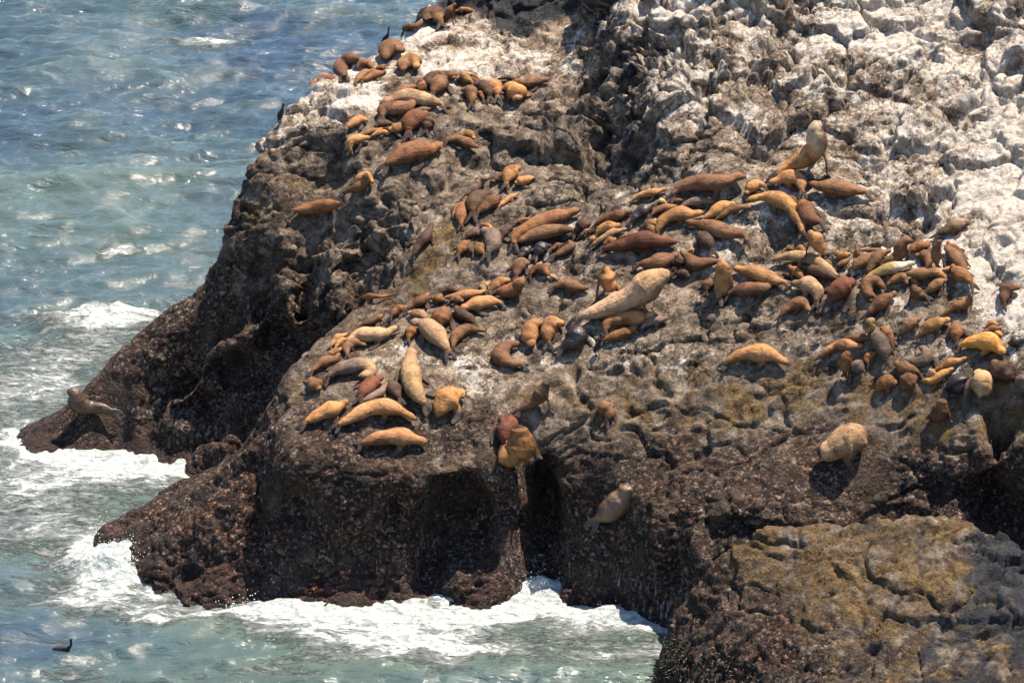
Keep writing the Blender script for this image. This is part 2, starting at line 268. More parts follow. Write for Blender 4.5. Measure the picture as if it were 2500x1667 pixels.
# ---------------------------------------------------------------- the animals as seen: crop | spine from rump to nose | body width | fur | pose (uK = reared up from point K) | label
CROPS = dict(A=(700,0,4.704),B=(700,200,4.704),C=(1000,350,4.704),D=(1000,150,5.88),E=(1200,450,5.88),F=(1500,380,5.88),G=(1800,270,5.88),H=(1480,520,5.88),
 I=(1680,440,5.88),J=(1860,560,7.84),K=(2080,530,7.35),L=(1660,600,7.35),M=(1860,660,5.88),N=(2180,660,7.35),O=(1960,760,7.35),P=(2100,840,5.88),Q=(1240,600,5.113),
 R=(960,650,6.72),S=(740,680,6.72),T=(720,760,5.88),U=(720,900,4.704),V=(1150,760,4.704),W=(1150,980,4.612),X=(50,900,7.84),Y=(1700,820,4.612),a=(2200,760,6.533),b=(500,180,2.24))
LIONS = '''
A|1590,235 1500,295 1420,315 1345,345|100|brn|l|slim brown sea lion lowest on the far left crest, nose down the crest
A|1770,260 1720,180 1630,180 1595,235|170|brn|l|humped brown sea lion with a pale back between two slimmer ones on the far crest
A|1820,250 1870,160 1900,100 1945,40|120|brn|u1|sea lion rearing its head highest on the far crest
A|2150,130 2050,112 1930,130|55|tan|l|small golden sea lion stretched flat behind a grey boulder on the far crest
A|1130,680 1150,590 1235,535 1340,600|180|brn|lt|big rounded brown sea lion just under the upper cormorant
A|1330,810 1350,730 1440,700 1510,790|150|tan|lt|golden brown sea lion curled alone right of the white streaked ledge
A|280,1010 390,950 480,925 590,880|145|rus|l|reddish brown sea lion lying lowest on the upper left skyline
A|660,870 640,780 710,700 820,680|165|rus|l|rusty sea lion hunched on the skyline with its back to the sea
A|990,780 930,730 850,725 785,800|95|brn|l|brown sea lion arched just behind the rusty hunched one on the skyline
A|790,950 860,870 940,820 1035,810|85|brn|l|slim brown sea lion heading a stack above the white streaked ledge
A|870,925 960,885 1060,850 1150,825|85|rus|l|orange sea lion lying on the edge above the white streaks
A|1010,795 1100,765 1180,750|48|rus|l|tiny reddish sea lion behind the orange one above the white streaks
A|1540,1040 1545,970 1525,900|110|tan|u1|yellow fronted pup sitting up beside the brown colony row
A|1490,990 1400,1015 1300,1060 1210,1105|105|brn|l|brown sea lion lying left of the yellow fronted pup, head downhill
D|330,360 270,290 340,200 440,140|130|drk|l|dark backed sea lion behind the broad brown one at the left of the colony row
D|330,450 410,350 470,250 520,150|215|brn|u3|broad brown sea lion sitting with its back turned at the colony row
D|500,160 580,195 650,260|120|brn|l|brown sea lion resting its muzzle toward a facing neighbour in the colony row
D|890,290 790,240 740,220 680,270|140|tan|l|tan sea lion facing down the slope in the middle of the colony row
D|1010,310 900,270 820,240|85|brn|l|brown sea lion wedged between the row and the pale gravel behind
D|1010,270 930,215 830,195|55|rus|l|thin rusty sea lion at the back of the colony row
D|890,600 890,510 840,400 740,430|155|brn|l|small round brown sea lion in front of the row, hind flippers spread left
D|1060,550 1020,470 950,420|80|rus|l|small reddish sea lion lying beside white pebbles in the colony row
D|1150,500 1110,400 1020,340 920,340|165|drk|l|dark brown sea lion leaning left in the right half of the colony row
D|1260,490 1240,400 1180,320 1080,290|165|tan|l|light shouldered tan sea lion beside the golden one that faces downhill
D|1350,370 1450,380 1530,450 1550,570|225|tan|l|golden sea lion facing straight downhill at the right of the colony row
D|1500,280 1650,315 1800,290 1920,270 2015,265|140|brn|l|long reddish brown sea lion ending the colony row at the right
D|1265,255 1400,235 1560,270|70|drk|l|dark sea lion lying behind the golden one that faces downhill
B|1790,255 1640,220 1430,175 1230,205 1070,255|165|pal|l|pale cream sea lion lying long with dark hind flippers trailing right
B|1090,400 1120,320 1250,320 1370,300 1470,220|165|brn|l|brown sea lion with a dark rump, lying just under the pale cream one
B|1290,400 1430,370 1570,325 1695,295|78|gry|l|grey brown slim sea lion just under the pale cream one's belly
B|1400,570 1420,470 1520,400 1650,375|185|rus|l|reddish sea lion lying head right in the gravel under the pale cream one
B|1600,540 1625,460 1665,415|120|drk|l|dark round sea lion at the right end of the group under the pale cream one
B|1360,480 1290,530 1160,555|110|tan|l|tan sea lion head left between the reddish and the dark stretched ones
B|1210,480 1100,475 1000,520|78|drk|l|dark sea lion in the hollow below the brown one with a dark rump
B|690,525 780,470 860,430 935,450|105|tan|l|tan sea lion alone at the left of the upper slope, over a dark hollow
B|870,610 960,570 1050,555 1110,530|62|tan|l|slim tan sea lion uppermost of three on the dark step
B|970,620 1080,580 1210,585|62|tan|l|slim tan sea lion lying in the middle on the dark step
B|730,770 745,690 850,655 960,640|115|tan|l|tan sea lion lowest and leftmost on the dark step
B|1140,950 1260,880 1430,805 1610,785 1800,705|205|rus|l|large rusty sea lion walking uphill with dark hind flippers hanging down
B|1835,680 1950,650 2070,700 2205,755|105|brn|l|brown sea lion lying nose down, right of the walking rusty one
B|1990,615 2090,600 2165,660|85|tan|l|tan sea lion curled behind the nose down brown one
B|680,1260 800,1220 885,1180 905,1100 920,1045|105|brn|u2|young brown sea lion propped up on one fore flipper on the left slope
B|780,1180 840,1100 930,1080 995,1170|90|tan|l|tan sea lion arched behind the young one propped on its flipper
b|488,748 560,742 640,728 745,710|68|rus|l|orange brown sea lion stretched alone on the dark western slope
C|1110,450 1140,370 1200,300 1290,265|150|tan|l|golden brown sea lion topmost of the small group left of centre
C|1060,350 1000,390 950,450|80|brn|l|brown sea lion lying head down behind the white necked one
C|1410,390 1310,430 1200,465|110|tan|l|tan sea lion with its hind flippers raised to the right
C|640,600 730,530 810,460 860,410 915,410|105|gry/pal|u3|slender sea lion with a whitish neck and head raised
C|720,790 750,680 830,610 950,560|185|drk|l|dark brown rounded sea lion in the middle of the small group left of centre
C|780,790 880,720 980,650 1050,600|145|brn|l|olive brown sea lion over the dark rounded one's front
C|1030,720 1120,650 1190,605 1265,575|65|tan|l|thin tan sea lion pointing up and right beside a grey boulder
C|590,930 590,800 630,700 660,615|115|rus|l|rusty sea lion lying nose up the slope at the left of the small group
C|495,830 545,750 600,670|75|brn|l|brown sea lion behind the rusty nose up one
C|40,1290 100,1190 180,1080 265,920|115|drk|l|dark slim sea lion alone, lying up a crack left of centre
C|900,1260 965,1150 930,1030 810,990|165|gry|l|grey curled sea lion closing the dark bundle left of the orange one
C|950,1020 905,955 810,925|58|tan|l|slim golden sea lion lying over the grey curled one
C|850,1260 800,1220 850,1150|110|brn|l|pale bellied brown sea lion inside the curl of the grey one
C|560,1270 630,1170 700,1120|105|rus|l|dark orange sea lion at the left end of the dark bundle
C|640,1080 740,1035 840,1055|88|drk|l|dark sea lion across the top of the dark bundle
C|730,1260 690,1190 740,1130|85|drk|l|dark sea lion with a yellowish chest in the middle of the dark bundle
E|130,790 200,670 330,580|105|drk|l|dark brown sea lion tucked left of the large orange one
E|345,555 440,510 545,500|68|rus|l|small reddish sea lion behind the dark one left of the large orange one
E|320,850 350,740 560,620 850,500 1100,420 1290,350|215|rus|l|large orange sea lion stretched with its nose raised to the right
E|1170,650 980,660 780,690 560,750 370,835|200|brn|l|brown sea lion lying nose left right under the large orange one
E|640,1010 720,920 810,860|175|wet|l|wet black sea lion in the dark hollow below the nose left brown one
E|390,1070 480,970 570,890|120|wet|l|wet dark sea lion at the left of the dark hollow
E|890,1040 1040,960 1160,890 1100,810|115|brn|l|brown sea lion turning its head back beside the dark hollow
E|860,940 950,885 1040,860|78|brn|l|small brown sea lion tucked behind the one turning its head back
E|1200,690 1300,610 1430,560|165|drk|l|dark sea lion ending the colony left of the pale pair
E|1250,750 1340,690 1440,640|78|brn|l|brown sea lion lying along the dark one left of the pale pair
E|1480,590 1640,500 1850,440 2020,390|145|brn|l|brown sea lion behind the pale pair, next to the dark grey one
E|1500,730 1600,640 1740,610 1860,590|150|tan|l|tan sea lion behind the cream stretched one of the pale pair
E|1430,885 1580,790 1760,690 1950,640|105|pal|l|cream sea lion stretched diagonally in the pale pair
E|1510,780 1450,790 1390,830|88|tan|l|small tan sea lion at the left end of the pale pair
E|1600,890 1680,830 1800,780|110|tan|l|tan sea lion lying right under the cream stretched one
E|1850,770 2000,730 2220,745|95|pal|l|pale sea lion lying flat behind the long dark red brown one
F|260,640 400,565 560,535 755,470|110|tan|l|slim golden sea lion alone left of the large sea lion raising its head
F|830,560 960,450 1180,390 1420,395 1630,350 1760,295 1895,315|215|brn|l|large golden brown sea lion with a long neck raised right, above the huddle
F|1140,610 1320,555 1530,590|95|drk|l|dark sea lion just under the belly of the long necked one
F|780,665 900,640 1040,650|68|brn|l|small brown sea lion behind the grey one's raised head
F|745,680 680,650 605,680|68|pal|l|small whitish head left of the huddle under the long necked one
F|940,745 1100,670 1270,650 1440,670|115|gry|l|pinkish grey sea lion lying across the top of the huddle
F|1280,595 1370,625 1460,690|66|pal|l|pale sea lion resting behind the pinkish grey one
F|240,950 340,840 460,760 580,680|145|wet|l|dark grey wet sea lion lying diagonally at the left of the huddle
F|530,850 640,770 790,740 900,720|105|tan|l|tan sea lion with dark stripes between the grey one and the scarred one
F|610,1090 700,930 900,840 1120,840 1290,810|180|tan|l|long tan sea lion with a round grey scar on its shoulder
F|1280,890 1380,850 1530,740 1650,700 1755,695|145|tan|l|golden sea lion curving up to the right in the huddle
F|1440,930 1530,860 1680,780 1850,740 1975,750|110|brn|l|brown sea lion lying along the right edge of the huddle
F|560,1100 520,1010 610,910|135|tan|l|golden sea lion under the grey one with white flecked flippers
H|2010,400 1990,310 1700,270 1400,170 1120,120|185|brn|l|long brown sea lion stretched below the huddle, nose left
F|1390,1340 1330,1240 1240,1140 1215,1090|190|drk|l|dark round backed pup below the long brown sea lion
F|-150,1330 100,1290 350,1230 620,1230 910,1240|215|dru|l|long dark red brown sea lion lying below the pale pair
G|600,880 720,800 950,690 1130,550 1150,390 1130,260 1240,190|310|tan/crm|u2|huge bull reared up with white neck and open chest above the colony
G|930,1150 900,1010 760,960 610,990 445,1045|190|tan|l|golden spotted sea lion curled right under the huge reared bull
G|400,1080 300,1060 200,1110 120,1210|135|tan|l|light tan pup left of the golden spotted sea lion
G|1870,1170 1650,1140 1400,1110 1180,1080 1020,1040|215|brn|l|plump brown sea lion lying nose left, right below the huge reared bull
I|1640,740 1600,560 1450,370 1250,270 1050,240 815,310|190|spt|l|long golden sea lion with black spotted back, hind flippers pointing down
I|1900,590 1750,550 1660,410 1620,290|240|rus|l|dark orange sea lion scratching with raised flipper beside the black spotted one
I|1420,245 1500,260 1570,320|60|rus|l|thin rusty sea lion behind the black spotted one
I|1940,1040 1880,950 1810,830 1715,730|185|tan|u1|tan sea lion sitting upright in the gap below the black spotted one
I|1680,1020 1600,975 1540,1000|85|tan|l|pale pup left of the tan sea lion sitting upright
I|1530,1005 1450,990 1380,1010|60|rus|l|small rusty sea lion lying left of the pale pup
J|1440,880 1200,720 900,560 600,510 350,540 190,610|215|pal|l|long cream sea lion with a dark muzzle, leftmost of the eastern colony
J|1440,950 1200,840 950,760 690,690|190|drk|l|dark brown sea lion lying along the belly of the long cream one
J|790,950 690,830 570,750 510,690|145|rus|l|rusty sea lion facing up left in front of the dark brown one
J|810,850 780,770 690,730|70|brn|l|small brown sea lion peeking from behind the rusty one
J|550,900 450,870 360,880|85|drk|l|dark pup lying left under the rusty one
J|1040,1390 1070,1230 970,1100 760,1050 550,1030|265|pal|l|cream shouldered sea lion lying nose left at the front of the eastern colony
J|1290,1340 1440,1200 1620,1060 1800,990|350|dru|l|broad dark brown glossy sea lion right of the cream shouldered one
M|1640,390 1520,330 1510,200 1640,150 1765,270|155|brn|l|brown sea lion curled like a hook right of the broad glossy one
J|1400,440 1530,500 1710,470|150|tan|l|yellowish sea lion lying right of the tan one sitting upright
J|1420,720 1560,650 1690,570|120|brn|l|brown sea lion under the yellowish one
J|1830,560 1810,460 1825,360|110|tan|u1|small tan pup holding its head up among brown backs
J|1740,770 1850,660 2050,540 2210,450|220|brn|l|broad brown sea lion lying behind the tan pup with its head up
J|1880,400 2090,400 2310,395|78|brn|l|slim brown sea lion at the back edge of the eastern colony
K|270,1010 390,810 500,680 710,590|180|brn|l|brown arched sea lion left of the one that sits tall
K|570,810 750,740 860,670 890,530 960,430 1090,430|215|brn|u3|tall sitting brown sea lion looking right in the eastern colony
K|1020,630 1150,540 1290,520 1400,430|185|rus|l|reddish brown sea lion with a dark raised head at the back
K|1340,900 1380,780 1290,680 1110,700|165|brn|l|brown sea lion bowing its head left behind the white necked sea lion
K|240,1100 450,1000 700,920 900,880 1050,830 1145,840|180|olv/whi|l|olive sea lion with a bright white neck in the eastern colony
K|1530,860 1500,690 1530,520 1600,400|160|brn|u1|brown sea lion sitting up at the back with a tan face
K|1400,820 1400,660 1380,530|125|drk|l|dark sea lion in the shadow left of the tan faced one
K|2060,830 1950,700 1820,560 1700,430|145|rus|l|rusty sea lion lying diagonally along the right edge of the eastern colony
K|2040,970 1900,790 1780,630 1670,510|215|brn|l|broad brown sea lion lying diagonally inside the rusty one
K|2150,1190 2030,1080 1900,1010 1790,850|220|rus|l|dark rusty sea lion at the lower right corner of the eastern colony
K|1620,960 1720,930 1810,900|78|tan|l|small tan sea lion head beside the dark rusty corner one
K|950,1020 1100,1020 1300,1020 1450,990 1620,1040 1690,1130|190|tan|l|golden brown sea lion arching right with its head tucked down
K|1340,1340 1480,1240 1600,1160 1720,1130|165|brn|l|brown sea lion lying under the arching golden brown one
K|620,1230 760,1130 900,1080 1005,1220|145|brn|l|brown sea lion arched over a gap below the white necked one
K|1530,310 1750,215 1950,140 2125,100|200|drb|l|dark brown sea lion alone up on the white rock at the right
K|1190,1190 1110,1140 1030,1110|88|rus|l|small rusty sea lion tucked behind the sitting brown one
N|600,480 450,430 370,340 390,250|195|brn|u2|dark bellied sea lion sitting humped at the front edge of the eastern colony
L|470,810 500,700 560,590|165|brn|l|small brown sea lion squeezed left of the one pointing its nose up
L|700,900 760,730 780,530 770,390 860,270|300|tan|u2|golden sea lion sitting with its nose pointing up, front on
L|1900,650 1750,640 1550,560 1300,480 1100,430 950,400|240|tan|l|long golden brown sea lion lying right of the nose up one
L|850,870 1000,810 1200,780 1450,780 1600,700 1600,550|225|brn|l|brown sea lion curving its neck up against the long golden brown one
H|1620,690 1450,710 1270,740 1180,640 1060,540|165|brn|l|olive brown sea lion throwing its head back up left
H|1170,550 1290,515|60|tan|l|pale orange pup behind the head thrown back
H|480,730 650,730 850,680 1040,580|205|brn|l|brown sea lion with pale hind flippers to the left, behind the resting bull
H|1000,760 1060,690 1120,640|125|drk|l|dark brown sea lion between the pale flippered one and the olive one
H|990,870 1100,870 1200,920|115|drk|l|dark pup in front of the resting bull's nose
M|260,660 350,560 480,480 600,480 695,600|145|brn|l|brown sea lion arched alone in front of the eastern colony
M|1520,620 1650,510 1800,400 1935,310|165|brn|l|brown sea lion lying nose up right in front of the hooked one
O|1200,400 1190,300 1220,190 1300,140|190|olv|u1|olive sea lion sitting up above the grey one
O|740,500 900,480 1050,480 1240,470|135|brn|l|flat brown sea lion behind the grey one's shoulder
O|1490,860 1460,700 1380,540 1300,410 1335,280|260|gry|l|wet grey sea lion lying down the slope in the eastern gravel
O|1600,600 1570,480 1500,380 1390,280|155|rus|l|reddish sea lion along the right flank of the grey one
O|320,800 450,700 650,620 850,610 1110,630|175|tan|l|light brown sea lion stretched nose right, left of the grey one
O|750,1090 760,950 780,810 840,720|205|rus|u1|rusty sea lion sitting with its head raised below the stretched light brown one
O|1090,1060 980,990 920,890|215|gry|lt|dark grey pup curled between two rusty sea lions
O|1170,950 1150,850 1230,780 1345,740|130|rus|l|small orange sea lion looking right beside the curled grey pup
N|150,1110 260,1000 380,920 500,870|180|brn|l|rounded brown sea lion leftmost of a row of three on pale gravel
N|470,1160 600,1040 800,950 1040,870|195|tan|l|golden brown sea lion with a grey flipper, middle of three on pale gravel
N|920,780 1080,650 1270,610 1380,530 1390,390|165|brn|u3|brown sea lion lying with its head straight up on the white patch
N|1980,580 2010,430 2090,310 2300,310|205|brn|l|brown sea lion alone near the right border looking right
N|1150,1260 1130,1090 1080,910|200|rus|l|reddish sea lion lying downhill, right of three on pale gravel
N|1600,1140 1740,1060 1880,1040 1970,1030|105|brn|l|brown sea lion lying behind the golden orange backed one
N|1660,1010 1760,940 1900,990|85|tan|l|tan sea lion uppermost of the pair behind the golden orange backed one
N|1800,1180 1880,1140 1970,1180|105|tan|l|small pale face looking out behind the golden orange backed one
a|960,530 1080,500 1300,480 1480,530 1660,690|245|ora|l|golden orange backed sea lion lying nose down right
a|1990,430 1830,480 1700,520|150|wet|l|wet black sea lion cut by the right border
a|1800,1090 1650,990 1530,880 1450,780|260|drb|lt|dark brown sea lion lying nose up left near the right border
a|1960,1270 1935,1110 1945,950|190|gry|l|grey sea lion lowest at the right border
a|970,1310 900,1150 850,1000|300|wet|lt|wet black sea lion left of the cream backed one
a|1250,1340 1270,1190 1250,1040 1170,950|330|pal|lt|cream backed sea lion with a black flipper across its flank
a|530,950 700,840 880,800 1065,730|115|tan|l|slim golden sea lion nose up right above the wet black one
a|350,1090 500,1110 650,1010 850,900|125|tan|l|tan sea lion curving under the slim golden one
a|430,1020 490,980 560,1010|105|pal|l|pale nosed small sea lion head between two tan ones
O|1840,890 2050,920 2220,860 2200,710 2090,630|200|gry|l|grey sea lion curved like a sickle on the eastern gravel
O|2090,1090 1900,1040 1750,980 1650,890|200|brn|l|brown sea lion lying nose up left under the grey sickle shaped one
P|590,640 680,550 820,460|210|brn|lt|grey brown wrinkled sea lion in the low eastern group
P|240,650 310,580 420,540 540,570|180|rus|lt|orange bellied sea lion at the left end of the low eastern group
P|200,500 330,440 470,480|100|wet|l|slate blue wet sea lion draped over the orange bellied one
P|980,1045 1120,1000 1175,890 1185,780|215|brn|u2t|brown sea lion sitting alone below the low eastern group
Q|100,380 130,280 190,200 265,235|145|brn|l|brown sea lion curled up beside the dark wet cleft
Q|275,360 340,290 430,290 515,370|112|rus|l|orange brown sea lion draped over a stone by the dark wet cleft
Q|615,410 560,385 515,365|58|pal|l|small pale head beyond the draped orange brown one
Q|570,520 700,475 850,520 1020,530|130|brn|l|dark brown sea lion lying flat left of the nose up triangular one
Q|1370,520 1260,480 1225,370 1215,250|215|tan|u1|triangular golden sea lion sitting left of the resting bull
Q|880,900 1060,840 1350,730 1640,590 1800,460 1950,370 2040,370|315|pal|u3|huge cream bull resting with its chest raised in the centre
Q|1210,1070 1260,950 1450,910 1650,890 1860,850|165|tan|l|golden brown sea lion with a pale collar line right below the resting bull
Q|1190,1180 1350,1120 1500,1080 1620,1000|118|rus|l|reddish sea lion lowest of the pair under the resting bull
Q|1680,1010 1780,940 1900,920 2010,900|112|gry|l|greyish sea lion right of the pair under the resting bull
Q|450,960 310,1000 270,1120 300,1270|185|tan|l|golden sea lion lying head down at the left of a trio in the centre
Q|500,1190 500,1060 580,970 710,980|180|tan|l|tan sea lion with hind flippers hanging down, middle of the centre trio
Q|690,1260 820,1200 850,1080 750,1020|210|wet|l|black wet sea lion coiled at the right of the centre trio
V|580,600 450,600 340,520 400,410 560,360|160|brn|l|brown sea lion bent like a hook left of the centre trio
R|1700,400 1850,420 2000,380 2080,270 2180,240|235|rus|u3|rusty sea lion with raised head at the right of the west colony
R|1600,400 1700,300 1820,240 1930,240|165|tan|l|tan sea lion lying behind the rusty raised one
R|1520,420 1460,340 1580,280|120|pal|l|cream backed sea lion behind the west colony
R|850,510 1100,480 1350,450 1540,390|145|tan|l|tan sea lion lying along the top of the west colony
R|780,430 900,370 1050,400 1190,390|125|drk|l|dark sea lion furthest up left in the west colony
R|620,520 720,530 850,560|140|rus|l|reddish sea lion between the dark one and the long golden one
R|930,560 1030,540 1160,580|125|brn|l|brown head and shoulder behind the long golden sea lion
R|1750,580 1600,580 1400,610 1230,660 1090,700|215|tan|l|long golden sea lion lying nose left in the middle of the west colony
R|1330,940 1240,850 1090,770 1020,650|170|drk|l|wet dark sea lion curled under the long golden one's chin
R|760,970 790,830 870,680|265|rus|l|plump reddish sea lion with a bright flipper left of the dark curled one
R|220,710 330,640 470,570 530,510 590,430|160|rus|l|rusty sea lion lying nose up right at the edge of the west colony
R|-30,810 60,730 190,650|145|rus|l|orange red sea lion second along the western rim
S|960,760 1130,700 1320,590|140|brn|l|brown sea lion third along the western rim, in a dark gap
R|560,870 460,790 350,780 240,750|155|pal|l|cream sea lion with a whitish head above the long grey brown one
R|890,1370 750,1180 600,1030 450,930 270,910|275|gbr|l|long grey brown sea lion lying nose up left in the west colony
R|250,1190 290,1080 330,970|150|rus|l|small orange sea lion under the neck of the long grey brown one
R|980,1320 1010,1170 1150,1060 1330,1040 1530,1060|175|brn|l|brown sea lion nose right at the lower right of the west colony
S|970,310 1150,295 1350,290 1580,235|95|rus|l|flat reddish sea lion alone above the western rim
S|740,1030 900,930 1150,930 1350,900 1560,790|235|pal|l|long cream sea lion stretched nose up right on the western rim
S|450,1110 560,990 740,900|115|tan|l|tan sea lion furthest left behind the long cream one
S|530,1130 620,1040 750,970|105|tan|l|second tan sea lion tucked against the long cream one
T|750,620 750,520 870,450 1030,490|125|brn|l|brown sea lion resting its head right under the long cream one
T|450,650 560,590 700,520|98|tan|l|light tan sea lion lying behind a smaller brown one on the rim
T|240,860 400,740 560,690 650,600|140|brn|l|brown sea lion lying left behind the grey one with a cream head
T|460,950 620,840 850,790 1060,810 1090,890 900,940|215|gry/pal|l|grey sea lion with a cream head turned back, on the western rim
T|220,960 270,1040 370,1130|175|brn|l|small brown sea lion sitting low at the western rim corner
T|940,1220 1040,1090 1170,980 1280,950|205|dru|l|dark reddish sea lion left of the tall one with its chest showing
T|950,1300 1100,1230 1230,1160 1330,1020|110|gry|l|slim greyish sea lion along the dark reddish one
T|1500,1240 1430,1120 1370,990|165|drk|l|dark brown sea lion squeezed left of the tall one
T|1870,1330 1760,1200 1680,1040 1660,850 1660,690 1690,520|255|gbr|l|tall sea lion stretched nose up the slope showing its chest
U|1640,530 1700,420 1810,310 1970,270|225|tan|lt|golden brown sea lion lying on its side right of the tall one
U|120,610 300,520 470,450 620,360|175|tan|l|plump golden sea lion on the lip of the cliff, leftmost
U|500,640 640,570 850,460 1080,450 1260,510 1400,590|165|spt|l|long mottled golden sea lion on the lip of the cliff, hind flippers left
U|770,850 950,800 1180,780 1380,810 1530,850|170|tan|l|golden sea lion with folded dark flipper, lowest on the cliff lip
W|320,650 480,580 560,480 545,360 540,265|290|tan|u2t|golden sea lion sitting upright on the edge of the cliff by a pool
W|370,480 380,340 430,250 300,195|185|dru|l|dark rusty sea lion scratching behind the upright one on the cliff edge
W|1420,1330 1530,1250 1650,1150 1735,1030 1755,915|240|wbr|u2|wet shiny brown sea lion climbing the dark barnacled rock above the surf
V|570,1120 700,1040 800,960 850,860 885,785|145|drb|u2|slender dark brown sea lion looking up alone on the middle slope
V|1560,1250 1590,1170 1540,1100 1650,1080|135|brn|l|small brown sea lion coiled alone in the middle of the slope
X|1790,810 1600,760 1350,740 1150,700 1060,610 1030,480 890,430|290|wdk|u3|wet dark sea lion alone on the far left tip of the rock
Y|340,290 500,210 700,195 880,235 1040,320|165|tan|l|golden sea lion lying alone nose right on the slope below the resting bull
Y|1880,1200 1790,1175 1660,1215 1520,1285 1385,1300|360|pbu|lt|huge pale spotted bull slumped alone on the lower right slope
'''
# ---------------------------------------------------------------- terrain control points (pixel of the photo + height or distance)
PTS = []
def Z(*l):
    for px, py, z in l: PTS.append(at_z(px, py, z))
def Y(*l):
    for px, py, y in l: PTS.append(at_y(px, py, y))
crest = [(38,1112,.25),(62,1094,.6),(120,1035,1.0),(200,966,2.2),(267,902,3.1),(340,820,4.3),(395,772,5.0),(500,700,6.4),(535,625,7.6),(562,570,8.8),
         (566,510,9.9),(576,450,11.0),(588,395,12.0),(625,350,12.6),(690,285,13.3),(735,240,13.7),(770,222,13.9),(830,185,14.2),(900,138,14.5),(955,105,14.7),
         (1000,60,15.0),(1065,2,15.4),(1110,-50,15.6)]
crest = [(a, p-9 if p > -40 else p, z) for a, p, z in crest]
Z(*crest)
for (px, py, z) in crest:                                   # the hidden far side falls to the sea
    x, y, zz = at_z(px, py, z)
    PTS.append((x-1.3, y+1.9, zz*.55-.6)); PTS.append((x-2.6, y+4.2, -2.5)); PTS.append((x-4, y+8, -4))
# arm front face and waterline
Z((60,1130,-.1),(95,1134,-.1),(180,1126,-.1),(300,1105,-.1),(400,1095,-.1),(470,1092,-.1))
Y((150,1060,136.6),(230,1000,137.0),(230,1062,136.1),(330,900,137.4),(330,980,136.4),(330,1060,136.1),(430,820,137.5),(430,900,136.4),(430,962,135.8),(440,1020,137.2),
  (520,740,137.7),(520,820,136.5),(520,892,135.7),(545,965,137.0),(620,690,137.2),(620,780,135.9),(620,842,135.2),(650,905,136.5),(700,640,136.4),(720,740,135.0),(735,800,134.4),(750,845,135.6),(800,600,135.6),(820,700,134.2))
Z((640,540,9.7),(650,440,11.3),(700,350,12.5),(770,300,13.2),(850,230,13.8),(860,690,7.6))
Z((760,560,9.3),(850,600,9.2),(800,450,10.8),(760,400,11.6),(900,520,10.5),(850,350,12.6))
# gully between arm and plateau
for q in [(-11.0,133.8,.3),(-9.3,133.2,1.2),(-7.6,133.0,2.8),(-6.4,133.6,5.0),(-12.6,134.6,-.4)]: PTS.append(q)
Z((500,1075,1.2),(560,1040,2.4),(480,1105,.4),(540,1105,1.5))
# low tongue
Z((530,1142,2.0),(410,1180,1.9),(330,1248,1.6),(262,1264,1.0),(238,1318,-.2),(300,1300,.9),(300,1345,-.3))
Z((450,1210,2.6),(560,1130,3.0),(600,1080,3.8),(460,1290,2.2),(390,1370,1.0),(325,1425,-.2),(420,1448,-.2),(470,1400,.6),(540,1330,1.9))
Z((405,1480,-.2),(500,1500,-.2),(470,1460,.3),(590,1498,-.2))
Y((560,1430,121.6),(650,1440,121.9),(600,1350,122.6),(640,1250,123.2),(640,1150,124.6))
PTS += [(-15.5,130.6,-2),(-12.5,131.6,-1.0),(-10,130.9,.2),(-18,128,-2.5),(-19,124,-3),(-14,120,-2.5),(-21,133,-3)]
# front cliff: waterline, face, lip
Y((680,1470,121.6),(790,1500,120.6),(860,1506,120.4),(950,1494,120.8),(1050,1476,121.5),(1200,1455,122.2),(1270,1440,122.7),(1325,1432,122.95),(1370,1440,122.7),(1385,1492,121.0),(1455,1498,120.8),(1525,1480,121.3),(1545,1536,119.4),(1620,1545,119.1))
for px in (700, 800, 900, 1000, 1100, 1200): Y((px,1390,121.9),(px,1270,122.2),(px,1160,122.7))
Z((650,1060,5.6),(700,1085,5.9),(800,1100,5.9),(900,1105,5.9),(1000,1110,5.8),(1100,1125,5.5),(1200,1130,5.4),(1300,1140,5.0),(1400,1160,4.5))
Y((1300,1260,123.2),(1390,1260,123.1),(1410,1370,122.2),(1480,1400,122.0))
PTS += [(0,118.5,-2),(-6,118,-2.2),(4,118,-2),(-10,118.5,-2),(6,117.3,-1.5),(1.2,121.6,-1.6)]
# plateau, west part
Z((690,1000,6.3),(690,930,6.9),(730,870,7.4),(790,810,7.9),(860,750,8.3),(930,700,8.7),(960,640,9.4))
Z((850,1000,6.8),(900,900,7.5),(980,820,8.2),(1080,740,9.0),(1100,940,7.2),(1150,1040,6.2),(1250,1000,6.6),(1300,900,7.5),(1250,780,8.6),(1200,690,9.4),(1080,640,9.8))
Z((1000,540,10.6),(1100,460,11.4),(950,430,11.7),(1000,360,12.4),(1150,350,12.4),(950,290,13.2),(1100,270,13.4),(1250,250,13.5),(950,200,14.0),(1050,160,14.4),(1200,150,14.5))
Z((1100,90,15.0),(1250,80,15.1),(1380,80,15.2),(1330,170,14.4),(1380,280,13.6),(1300,380,12.4),(1420,430,12.2),(1250,500,11.3))
Y((1180,22,149.6),(1180,-60,150.2),(1300,30,149.2),(1300,-60,149.8),(1400,30,148.6),(1420,-60,149.2),(1120,52,149.6))
# plateau, middle
Z((1400,1080,5.9),(1450,1000,6.6),(1400,900,7.6),(1450,800,8.8),(1400,690,9.8),(1400,580,10.7),(1500,1100,5.6),(1500,1180,4.7),(1560,1260,3.9),(1600,1340,3.2),(1470,1290,3.0),(1550,1430,1.4))
Z((1600,1000,6.8),(1600,880,8.1),(1620,760,9.4),(1600,640,10.7),(1560,520,12.0),(1650,1120,5.5),(1700,1220,4.9),(1700,1300,4.3))
Z((1800,1000,7.1),(1800,880,8.4),(1800,760,9.7),(1800,640,10.9),(1750,520,12.2),(1820,1110,5.9),(1850,1200,5.1),(1850,1250,4.7))
